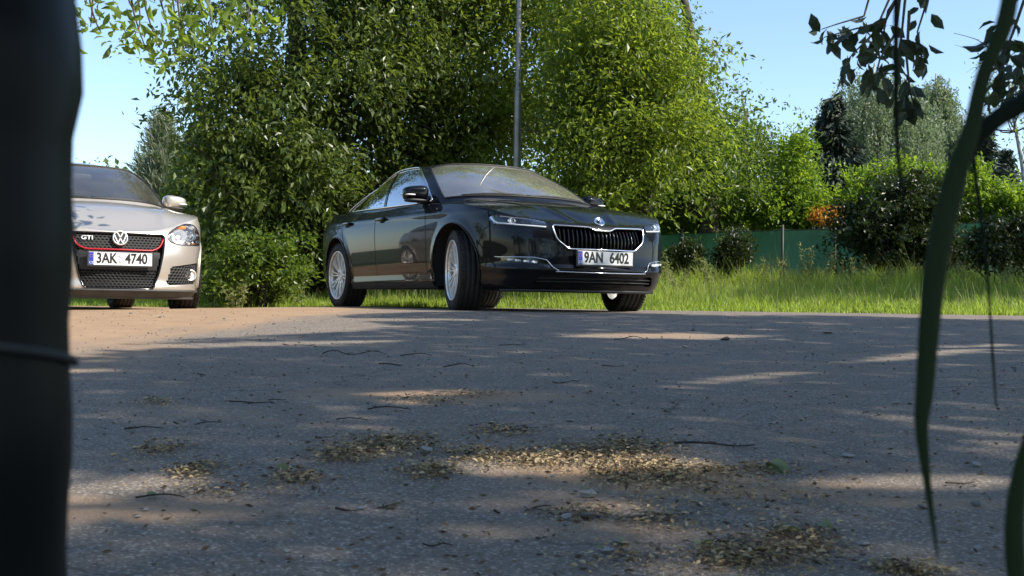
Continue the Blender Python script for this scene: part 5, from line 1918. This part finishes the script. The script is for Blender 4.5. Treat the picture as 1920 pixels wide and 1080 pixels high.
# --- overhanging boughs of trees standing outside the picture
def spray(c, dirs, n, size, L_, W_, rng, droop=.5):
    P = np.array(c)[None] + rng.normal(size=(n, 3)) * size
    return leaf_quads(P, L_, W_, rng, droop, six=True)

LEAF['bough'] = leaf_mat('leaf_bough', (.05, .09, .014), (.13, .19, .03), (.40, .55, .05), .4, .5)
# tree at the left of the picture, its bough reaching over the silver car
rng = np.random.default_rng(101)
bx, by = -6.6, 8.6
root = thing('overhanging_tree', 'near tree whose bright boughs hang into the top left corner', 'tree', (bx, by, float(gz(bx, by))))
o = np.array([bx, by, root.location.z])
mb = MB()
top = np.array([-.3, 0, 5.2]); tr = limb_mesh(mb, (0, 0, -.1), top, .17, .09, rng, 12, .03)
V_, F_ = [], []
nb = 0
targets = [(170, 50, 8.2), (190, 62, 8.2), (260, 60, 8.4), (330, 55, 8.6), (400, 60, 8.8), (460, 55, 9), (300, 90, 8.5), (350, 90, 8.7), (250, 20, 8.4), (420, 20, 9), (500, 10, 9.2), (330, 5, 8.6), (160, 10, 8.2), (490, 70, 9.2), (330, 115, 9.4), (380, 20, 8.8), (275, 95, 8.4)]
tw = MB()
for (px, py, d) in targets:
    e = np.array(at(px, py, d)) - o
    st = np.array(at(px - 40, -160, d)) - o
    limb_mesh(tw, st, e, .016, .004, rng, 5, .05)
    V, F = spray(e + np.array([0, 0, .03]), None, 20, np.array([.16, .17, .07]), .110, .046, rng, .8)
    F_.append(F + nb); V_.append(V); nb += len(V)
for k in range(6):
    limb_mesh(mb, tr[5 + k % 3], np.array(at(60 + 90 * k, -170, 8.6)) - o, .06, .018, rng, 7, .04)
mb.build('trunk', BARK, root); tw.build('branch', BARK, root)
V, F = crown([((bx + .5, by, 6.0), (2.6, 2.4, 1.6)), ((bx + 2.4, by + .3, 5.0), (2.2, 1.6, 1.0))], 900, 22, .16, .10, .045, rng, .4, six=True,
             keep=lambda c: (c[:, 2] > .42 + c[:, 1] * .262))
F_.append(F + nb); V_.append(V - o); nb += len(V)
np_mesh('crown', np.concatenate(V_), np.concatenate(F_), LEAF['bough'], root)

# the shade tree on the right: the broad crown that keeps the road in dappled shade
rng = np.random.default_rng(102)
bx, by = 8.2, 4.2
root = thing('shade_tree', 'broad shady tree at the right with dark leafy twigs hanging into the top right corner', 'tree', (bx, by, float(gz(bx, by))))
o = np.array([bx, by, root.location.z])
mb = MB()
tr = limb_mesh(mb, (0, 0, -.1), (.2, .2, 5.0), .30, .16, rng, 14, .03)
# points on the ground that lie in shade, carried up along the sun's direction into the crown
S = np.array(SUN)
def lit_spots(x, y):
    """gaps in the crown: where the sun reaches the road"""
    L_ = (y * .16 - x - 2.2 + .35 * np.sin(y * 2.1) > 0) & (y > 4.6)                # lot on the left
    for (cx, cy, rx, ry, an) in [(-.18, 3.5, .22, .07, .2), (.82, 6.35, .55, .22, .2), (1.1, 4.3, .6, .07, .85), (2.1, 5.5, 1.1, .09, .88), (-.75, 1.95, .42, .16, .3),
                                 (.30, 2.28, .30, .12, .1), (.95, 2.15, .2, .08, .2), (-1.3, 5.3, .9, .14, .5), (-1.35, 6.6, .9, .10, .5), (-1.0, 7.6, .8, .15, .3), (-1.75, 3.9, .5, .12, .4)]:
        ca, sa = math.cos(an), math.sin(an)
        u = (x - cx) * ca + (y - cy) * sa; v = -(x - cx) * sa + (y - cy) * ca
        L_ = L_ | ((u / rx)**2 + (v / ry)**2 < 1)
    return L_
N = 17000
gx_ = rng.uniform(-4.5, 8.5, N); gy_ = rng.uniform(-3.0, 10.6, N)
ok = ~lit_spots(gx_, gy_) & (gy_ < 9.3 - .10 * gx_ + .25 * np.sin(gx_ * 3))
gx_, gy_ = gx_[ok], gy_[ok]
zt = rng.uniform(4.6, 7.6, len(gx_))
zt = np.maximum(zt, .42 + np.clip(gy_ + 2, 0, 99) * .275 + .5)
t_ = (zt - gz(gx_, gy_)) / S[2]
cc = np.stack([gx_ + S[0] * t_, gy_ + S[1] * t_, zt], -1)
k = 12
p = np.repeat(cc, k, 0) + rng.normal(size=(len(cc) * k, 3)) * .13
V1, F1 = leaf_quads(p, .125, .07, rng, .3)
# keep leaves whose shadow would fall in a gap out of the way
cen = V1.reshape(-1, 4, 3).mean(1)
tt = (cen[:, 2] - .25) / S[2]
sxg = cen[:, 0] - S[0] * tt; syg = cen[:, 1] - S[1] * tt
good = ~lit_spots(sxg, syg)
sel = np.where(good)[0]
V1 = V1.reshape(-1, 4, 3)[sel].reshape(-1, 3); F1 = np.arange(len(V1)).reshape(-1, 4)
for i in range(16):
    e = cc[rng.integers(len(cc))] - o
    pts = limb_mesh(mb, tr[rng.integers(4, 9)], e, .09, .02, rng, 7, .05)
    for _ in range(6):
        a = np.array(pts[rng.integers(3, 8)]); limb_mesh(mb, a, a + rng.normal(size=3) * np.array([1.1, 1.1, .5]), .02, .006, rng, 4, .06)
mb.build('trunk', BARK, root)
# hanging twigs that the picture shows
tw = MB(); V_, F_ = [], []; nb = 0
hang = [[(1700, -40), (1660, 40), (1600, 55), (1545, 70)], [(1680, -30), (1640, 60), (1600, 100), (1575, 130)], [(1690, -30), (1680, 60), (1650, 110), (1640, 150)],
        [(1700, -30), (1690, 70), (1680, 130), (1690, 170)], [(1705, 20), (1700, 110), (1705, 160), (1712, 195)], [(1640, -40), (1620, 30), (1570, 45), (1540, 55)],
        [(1930, -30), (1900, 60), (1880, 110), (1870, 150)], [(1950, -20), (1925, 80), (1905, 140), (1900, 180)], [(1960, 60), (1930, 130), (1895, 170), (1860, 175)], [(1700, -40), (1745, -20), (1720, 60), (1728, 100)],
        [(1930, -30), (1890, 20), (1870, 70), (1862, 95)], [(1700, -30), (1665, 20), (1655, 70), (1620, 120)]]
for h in hang:
    d = rng.uniform(2.3, 3.2)
    pts = [np.array(at(px, py, d)) - o for px, py in h]
    fine = []
    for v in np.linspace(0, len(pts) - 1, 13):
        i = int(min(v, len(pts) - 2)); fine.append(pts[i] + (pts[i + 1] - pts[i]) * (v - i))
    tw.tube(fine, list(np.linspace(.0035, .0012, len(fine))), 6)
    P = []; D = []
    for q_ in fine[4:]:
        for _ in range(2):
            dv = np.array([rng.normal() * .7, rng.normal() * .5, rng.normal() * .4 - .75])
            dv /= np.linalg.norm(dv); P.append(q_ + dv * .040); D.append(dv)
    V, F = leaf_quads(np.array(P), .044, .023, rng, six=True, dirs=np.array(D), spread=.5)
    V_.append(V); F_.append(F + nb); nb += len(V)
# two boughs linking the twigs with the trunk
for dpx in (1690, 1945):
    e = np.array(at(dpx, -60, 2.7)) - o
    limb_mesh(tw, np.array([.2, .2, 4.6]), e, .05, .006, rng, 8, .05)
tw.build('branch', BARK, root)
np_mesh('crown', V1 - o, F1, LEAF['walnut'], root)
np_mesh('hanging_leaves', np.concatenate(V_), np.concatenate(F_), HANG, root)

# tree further right that shades the verge
tree('broadleaf_tree', 'tree standing beyond the right edge whose shadow falls on the verge', 'tree', (10.5, 13.5), (10.7, 13.5, 6.5), .22,
     [((9.6, 13.4, 4.2), (1.9, 1.5, 1.3)), ((11.4, 14.0, 5.0), (1.8, 1.6, 1.4)), ((10.3, 12.6, 6.0), (1.8, 1.6, 1.3)), ((8.9, 13.0, 3.6), (1.0, 1.0, .7)), ((8.0, 13.7, 3.6), (1.1, 1.0, .8)), ((7.0, 13.9, 3.2), (.5, .8, .5))],
     700, 26, .22, .10, .05, LEAF['walnut'], 103, .3)
# trees across the way, mirrored in paint and glass
for i, (x, y, z, r_, lb) in enumerate([(-24, 24, 1.8, 2.4, 'tree left of the picture beyond the silver car'), (-24, 12, 2.2, 3.0, 'tree far out to the left of the silver car'),
                                       (-9, -9, 3.8, 3.4, 'tree behind the camera to the left'), (2, -12, 4.4, 3.8, 'tree behind the camera'), (12, -8, 4.4, 3.8, 'tree behind the camera to the right')]):
    tree('broadleaf_tree', lb, 'tree', (x, y), (x, y, z + r_ * .8), .25,
         [((x, y, z), (r_, r_, r_ * .75)), ((x + r_ * .7, y + .5, z - .6), (r_ * .7, r_ * .7, r_ * .5)), ((x - r_ * .7, y - .5, z - .3), (r_ * .7, r_ * .7, r_ * .55))],
         600, 16, .4, .20, .11, LEAF['walnut'], 110 + i, .3, 'trees outside the picture')

# ------------------------------------------------------------------ litter on the asphalt
def ground_at(px, py):
    """point of the road seen at a photograph pixel"""
    v = Vector(((px - 960) / F_PX, (540 - py) / F_PX, -1)); v = cam.matrix_world.to_3x3() @ v
    lo, hi = .5, 12.0
    for _ in range(40):
        mid = (lo + hi) / 2; p = CAM + v * (mid / v.y)
        if p.z > float(gz(p.x, p.y)): lo = mid
        else: hi = mid
    p = CAM + v * (lo / v.y)
    return p.x, p.y

LIT = leaf_mat('dry_blossom_litter', (.28, .20, .10), (.58, .45, .26), (.2, .14, .07), .8, .15)
LIT_D = leaf_mat('dead_leaf_bits', (.05, .035, .02), (.16, .11, .06), (.05, .03, .02), .8, .1)
rng = np.random.default_rng(120)
heaps = [(700, 845, 95, 22, 1.0), (640, 862, 50, 12, .7), (760, 835, 50, 14, .6), (300, 850, 55, 14, .5), (365, 888, 45, 16, .7), (555, 903, 45, 12, .6), (800, 892, 55, 14, .7),
         (900, 862, 75, 18, .9), (1010, 868, 60, 16, 1.0), (1110, 860, 90, 22, 1.2), (1190, 845, 80, 18, 1.0), (1170, 890, 90, 24, 1.2), (1250, 895, 70, 22, 1.0), (940, 815, 70, 9, .5), (1230, 985, 70, 18, .4),
         (1440, 1040, 90, 30, 1.1), (1520, 1020, 60, 24, .6), (1380, 1055, 60, 20, .8), (1330, 890, 70, 12, .5), (1440, 885, 60, 10, .4), (800, 756, 70, 8, .35), (900, 745, 60, 6, .3), (1090, 970, 60, 14, .3), (1700, 1078, 60, 12, .6), (290, 760, 34, 5, .3), (410, 930, 120, 12, .25), (1350, 930, 200, 40, .5), (1230, 1060, 150, 24, .4)]
V_, F_ = [], []; nb = 0; V2, F2 = [], []; nb2 = 0
for (px, py, rx, ry, dn) in heaps:
    x0, y0 = ground_at(px, py); x1, _ = ground_at(px + rx, py); _, y1 = ground_at(px, py - ry)
    n = int(900 * dn * max(.3, (abs(x1 - x0) * abs(y1 - y0)) / .02) ** .5)
    n = min(n, 2600)
    a = rng.normal(size=(n, 2)) * .52
    x = x0 + a[:, 0] * abs(x1 - x0) + rng.normal(size=n) * .01; y = y0 + a[:, 1] * abs(y1 - y0)
    clump = np.sin(x * 38 + 3 * np.sin(y * 25)) * np.sin(y * 30 + px) 
    kk = clump > rng.uniform(-1.3, .6, n); x = x[kk]; y = y[kk]
    h = np.abs(rng.normal(size=len(x))) * .006 * np.exp(-((x - x0) / (abs(x1 - x0) + .01))**2)
    P = np.stack([x, y, gz(x, y) + .010 + h], -1)
    half = rng.uniform(size=len(x)) < .72
    V, F = leaf_quads(P[half], .013, .0055, rng, 0, .35, up=np.array([0, 0, 1.])); V_.append(V); F_.append(F + nb); nb += len(V)
    V, F = leaf_quads(P[~half], .016, .0065, rng, 0, .3, up=np.array([0, 0, 1.])); V2.append(V); F2.append(F + nb2); nb2 += len(V)
    m3 = int(n * 1.6)
    a = rng.normal(size=(m3, 2)) * .72
    x = x0 + a[:, 0] * abs(x1 - x0); y = y0 + a[:, 1] * abs(y1 - y0)
    P = np.stack([x, y, gz(x, y) + .008], -1)
    V, F = leaf_quads(P, .0055, .003, rng, 0, .3, up=np.array([0, 0, 1.])); V_.append(V); F_.append(F + nb); nb += len(V)
# thin scatter everywhere
n = 3200
yy = .9 + rng.uniform(0, 1, n) ** 1.6 * 8; xx = rng.uniform(-.44, .44, n) * yy * 1.1
P = np.stack([xx, yy, gz(xx, yy) + .009], -1)
V, F = leaf_quads(P, .014, .005, rng, 0, .25); V2.append(V); F2.append(F + nb2)
ob = np_mesh('blossom_litter', np.concatenate(V_), np.concatenate(F_), LIT); ob['label'] = 'tan dry blossom litter drifted in heaps on the asphalt'; ob['category'] = 'litter'; ob['kind'] = 'stuff'
ob = np_mesh('leaf_crumbs', np.concatenate(V2), np.concatenate(F2), LIT_D); ob['label'] = 'brown leaf crumbs scattered over the asphalt'; ob['category'] = 'litter'; ob['kind'] = 'stuff'

# twigs
TWIG = mat('twig', (.035, .028, .022), .85, vary=.4, vscale=30)
def twig(px, py, w, ang, lb, seed):
    rng = np.random.default_rng(seed)
    x, y = ground_at(px, py); L_ = w * y / F_PX
    mb = MB(); r0 = min(.004, .0012 + L_ * .010)
    pts = limb_mesh(mb, (-L_ / 2, 0, r0 * .5), (L_ / 2, 0, r0 * .6), r0, r0 * .5, rng, 5, .05)
    for _ in range(2):
        a = np.array(pts[rng.integers(2, 7)]); limb_mesh(mb, a, a + np.array([rng.uniform(-.25, .25) * L_, rng.uniform(-.3, .3) * L_, .003]), r0 * .6, r0 * .3, rng, 4, .05)
    o = mb.build('twig', TWIG); o.location = (x, y, float(gz(x, y)) + .010); o.rotation_euler = (0, math.atan(-.0), ang)
    tag(o, lb, 'twig', 'twigs lying on the asphalt')
TW = [(470, 760, 80, .1, 'long bent dark twig on the asphalt left of the middle'), (400, 706, 60, .5, 'thin twig lying in the shade below the silver car'), (750, 688, 80, -.3, 'forked twig on the asphalt below the black car rear wheel'),
      (640, 668, 70, .1, 'short twig below the gap between the cars'), (860, 694, 60, .05, 'straight twig under the middle of the black car'), (700, 668, 50, -.2, 'little curled twig right of the short twig'),
      (780, 672, 60, .2, 'dry twig with side shoots below the black car door'), (1340, 842, 150, -.1, 'longest twig trailing right from the big litter heap'), (690, 960, 130, .5, 'rough twig in the lower middle beside a pale chip'),
      (980, 965, 120, .45, 'oblique twig between the two lower litter heaps'), (520, 757, 34, .3, 'stub of twig right of the long bent twig'), (370, 800, 90, 0, 'faint twig in the left shade'),
      (660, 795, 60, -.1, 'thin twig above the left litter heap'), (1060, 722, 50, .1, 'small twig near the centre of the road'), (730, 775, 80, .1, 'low twig over the middle litter'), (820, 1035, 60, -.3, 'dark twig at the bottom edge'),
      (1180, 640, 60, .1, 'twig on the far road below the black car nose'), (560, 650, 60, .1, 'twig in the lit streak on the left'), (960, 652, 50, 0, 'tiny twig on the far road'), (270, 812, 70, .2, 'left twig near the dark post'),
      (980, 810, 60, .1, 'twig with a dark lump above the centre litter'), (1800, 915, 60, .2, 'twig on the right below the curved blade'), (300, 945, 90, .1, 'twig over the sandy spot at lower left'), (1150, 690, 46, .3, 'short twig right of the road centre')]
for i, (px, py, w, a, lb) in enumerate(TW):
    twig(px, py, w, a, lb, 200 + i)

# stones and chips
STONE = mat('pebble', (.16, .15, .14), .85, vary=.5, vscale=60, bump=.4, bscale=200)
CHIP = mat('pale_chip', (.27, .26, .24), .85, vary=.4, vscale=60)
rng = np.random.default_rng(140)
protos = []
for k in range(5):
    mb = MB(); s = rng.uniform(.7, 1.3, 3)
    P = []
    ph = rng.uniform(0, 6, 4)
    def shp(v, s=s, ph=ph):
        f = 1 + .35 * math.sin(v.x * 5 + ph[0]) * math.cos(v.y * 6 + ph[1]) + .2 * math.sin(v.z * 7 + ph[2])
        return Vector((v.x * s[0] * f, v.y * s[1] * f, v.z * .45 * f))
    mb.rbox((0, 0, 0), (1, 1, 1), .8, 7, 9, shear=shp)
    for m_ in (STONE, CHIP):
        me = bpy.data.meshes.new('pebble'); me.from_pydata(mb.v, [], mb.f); me.materials.append(m_); me.update(); protos.append(me)
spots = [(1250, 668, 8, 0), (1190, 698, 7, 0), (1284, 655, 12, 1), (1552, 628, 16, 1), (1300, 622, 8, 0), (1360, 640, 14, 0), (1680, 762, 14, 1), (1830, 880, 20, 1), (1068, 795, 12, 1), (1105, 938, 26, 1), (1068, 980, 22, 1), (1100, 980, 28, 0),
         (972, 812, 18, 0), (300, 712, 6, 0), (513, 610, 6, 0), (600, 625, 5, 0), (678, 962, 14, 1), (920, 985, 14, 1), (1880, 725, 12, 1), (1830, 955, 20, 0), (1590, 862, 18, 1), (1595, 692, 8, 0), (1205, 690, 6, 0), (1118, 684, 6, 0), (1900, 694, 10, 0),
         (1060, 992, 12, 0), (1160, 1030, 30, 0), (1140, 1045, 26, 1), (300, 597, 7, 0), (245, 590, 6, 0), (420, 600, 5, 0), (800, 854, 26, 1), (510, 760, 10, 0), (1730, 960, 16, 0), (1450, 800, 10, 1), (1620, 1030, 16, 1)]
for i in range(70):
    py = 600 + 470 * rng.uniform() ** 1.1; spots.append((rng.uniform(150, 1910), py, rng.uniform(3, 6) + (py - 580) * .012 * rng.uniform(.6, 1.4), int(rng.uniform() < .45)))
PEB = []
for i, (px, py, w, pale) in enumerate(spots):
    x, y = ground_at(px, py); s = w * y / F_PX
    o = bpy.data.objects.new('pebble', protos[2 * (i % 5) + pale]); C.objects.link(o)
    o.location = (x, y, float(gz(x, y)) + .006 + s * .22); o.scale = (s, s, s * .8); o.rotation_euler = (rng.uniform(-.3, .3), rng.uniform(-.3, .3), rng.uniform(0, 6))
    kd = 'pale stone chip' if pale else 'dark pebble'
    marks = [(a_, b_, l_) for (a_, b_, _, _, l_) in TW] + [(700, 845, 'left litter heap'), (1180, 870, 'big litter heap'), (1440, 1040, 'bottom litter heap'), (300, 850, 'small litter heap near the dark post'), (300, 600, 'lit sand below the silver car'),
             (1730, 800, 'tip of the widest green blade'), (1890, 980, 'short blade in the bottom right corner'), (1165, 590, 'black car front left tyre')]
    mk = min(marks, key=lambda q: (q[0] - px)**2 + 4 * (q[1] - py)**2)
    rel = ('left of' if px < mk[0] else 'right of') if abs(px - mk[0]) > 1.5 * abs(py - mk[1]) else ('beyond' if py < mk[1] else 'in front of')
    sz = 'tiny ' if w < 7 else ('' if w < 14 else 'larger ')
    lb = (sz + kd + ' ' + rel + ' the ' + ' '.join(mk[2].replace('the ', '').split()[:8])).split()
    PEB.append((' '.join(lb), px, o))
    tag(o, ' '.join(lb[:16]), 'stone chip' if pale else 'pebble', 'pale chips on the asphalt' if pale else 'dark pebbles on the asphalt')

ORD = ['leftmost', 'second', 'third', 'fourth', 'fifth', 'sixth', 'seventh']
for t_ in set(p[0] for p in PEB):
    same = sorted([p for p in PEB if p[0] == t_], key=lambda p: p[1])
    if len(same) > 1:
        for k, p in enumerate(same):
            w_ = ORD[k] if k == 0 else ('rightmost' if k == len(same) - 1 else ORD[k] + ' from left')
            p[2]['label'] = ' '.join((w_ + ' ' + t_).split()[:16])
# fallen green leaves
FG = leaf_mat('fallen_green_leaf', (.12, .16, .06), (.24, .26, .12), (.12, .16, .05), .6, .2)
for i, (px, py, w, lb) in enumerate([(570, 812, 18, 'small green leaf fallen on the asphalt above the left litter heap'), (285, 940, 30, 'green leaf lying flat in the sandy spot at lower left'), (1455, 888, 60, 'fallen green leaf cluster right of the big litter heap'),
                                     (535, 888, 34, 'dull green leaf at the small litter heap'), (1320, 1035, 50, 'pale green leaf near the bottom litter heap'), (1150, 1030, 40, 'greyish leaf at the bottom centre'), (1490, 1010, 60, 'green leaf on top of the bottom litter heap'),
                                     (1305, 998, 26, 'yellowish leaf above the bottom litter heap'), (1540, 1000, 50, 'green leaf right of the bottom litter heap'), (1130, 1045, 30, 'tan leaf at the bottom centre'), (1105, 938, 26, 'pale dry leaf below the big litter heap')]):
    x, y = ground_at(px, py); s = w * y / F_PX
    rr = np.random.default_rng(300 + i)
    V, F = leaf_quads(np.zeros((2 if w > 40 else 1, 3)) + rr.normal(size=(2 if w > 40 else 1, 3)) * s * .15 * np.array([1, 1, 0]), s, s * .5, rr, 0, 0.0, six=True, dirs=np.array([[math.cos(i), math.sin(i), .12]] * (2 if w > 40 else 1)), up=np.array([0, 0, 1.0]))
    o = np_mesh('fallen_leaf', V, F, FG); o.location = (x, y, float(gz(x, y)) + .014)
    tag(o, lb, 'leaf', 'leaves fallen on the asphalt')
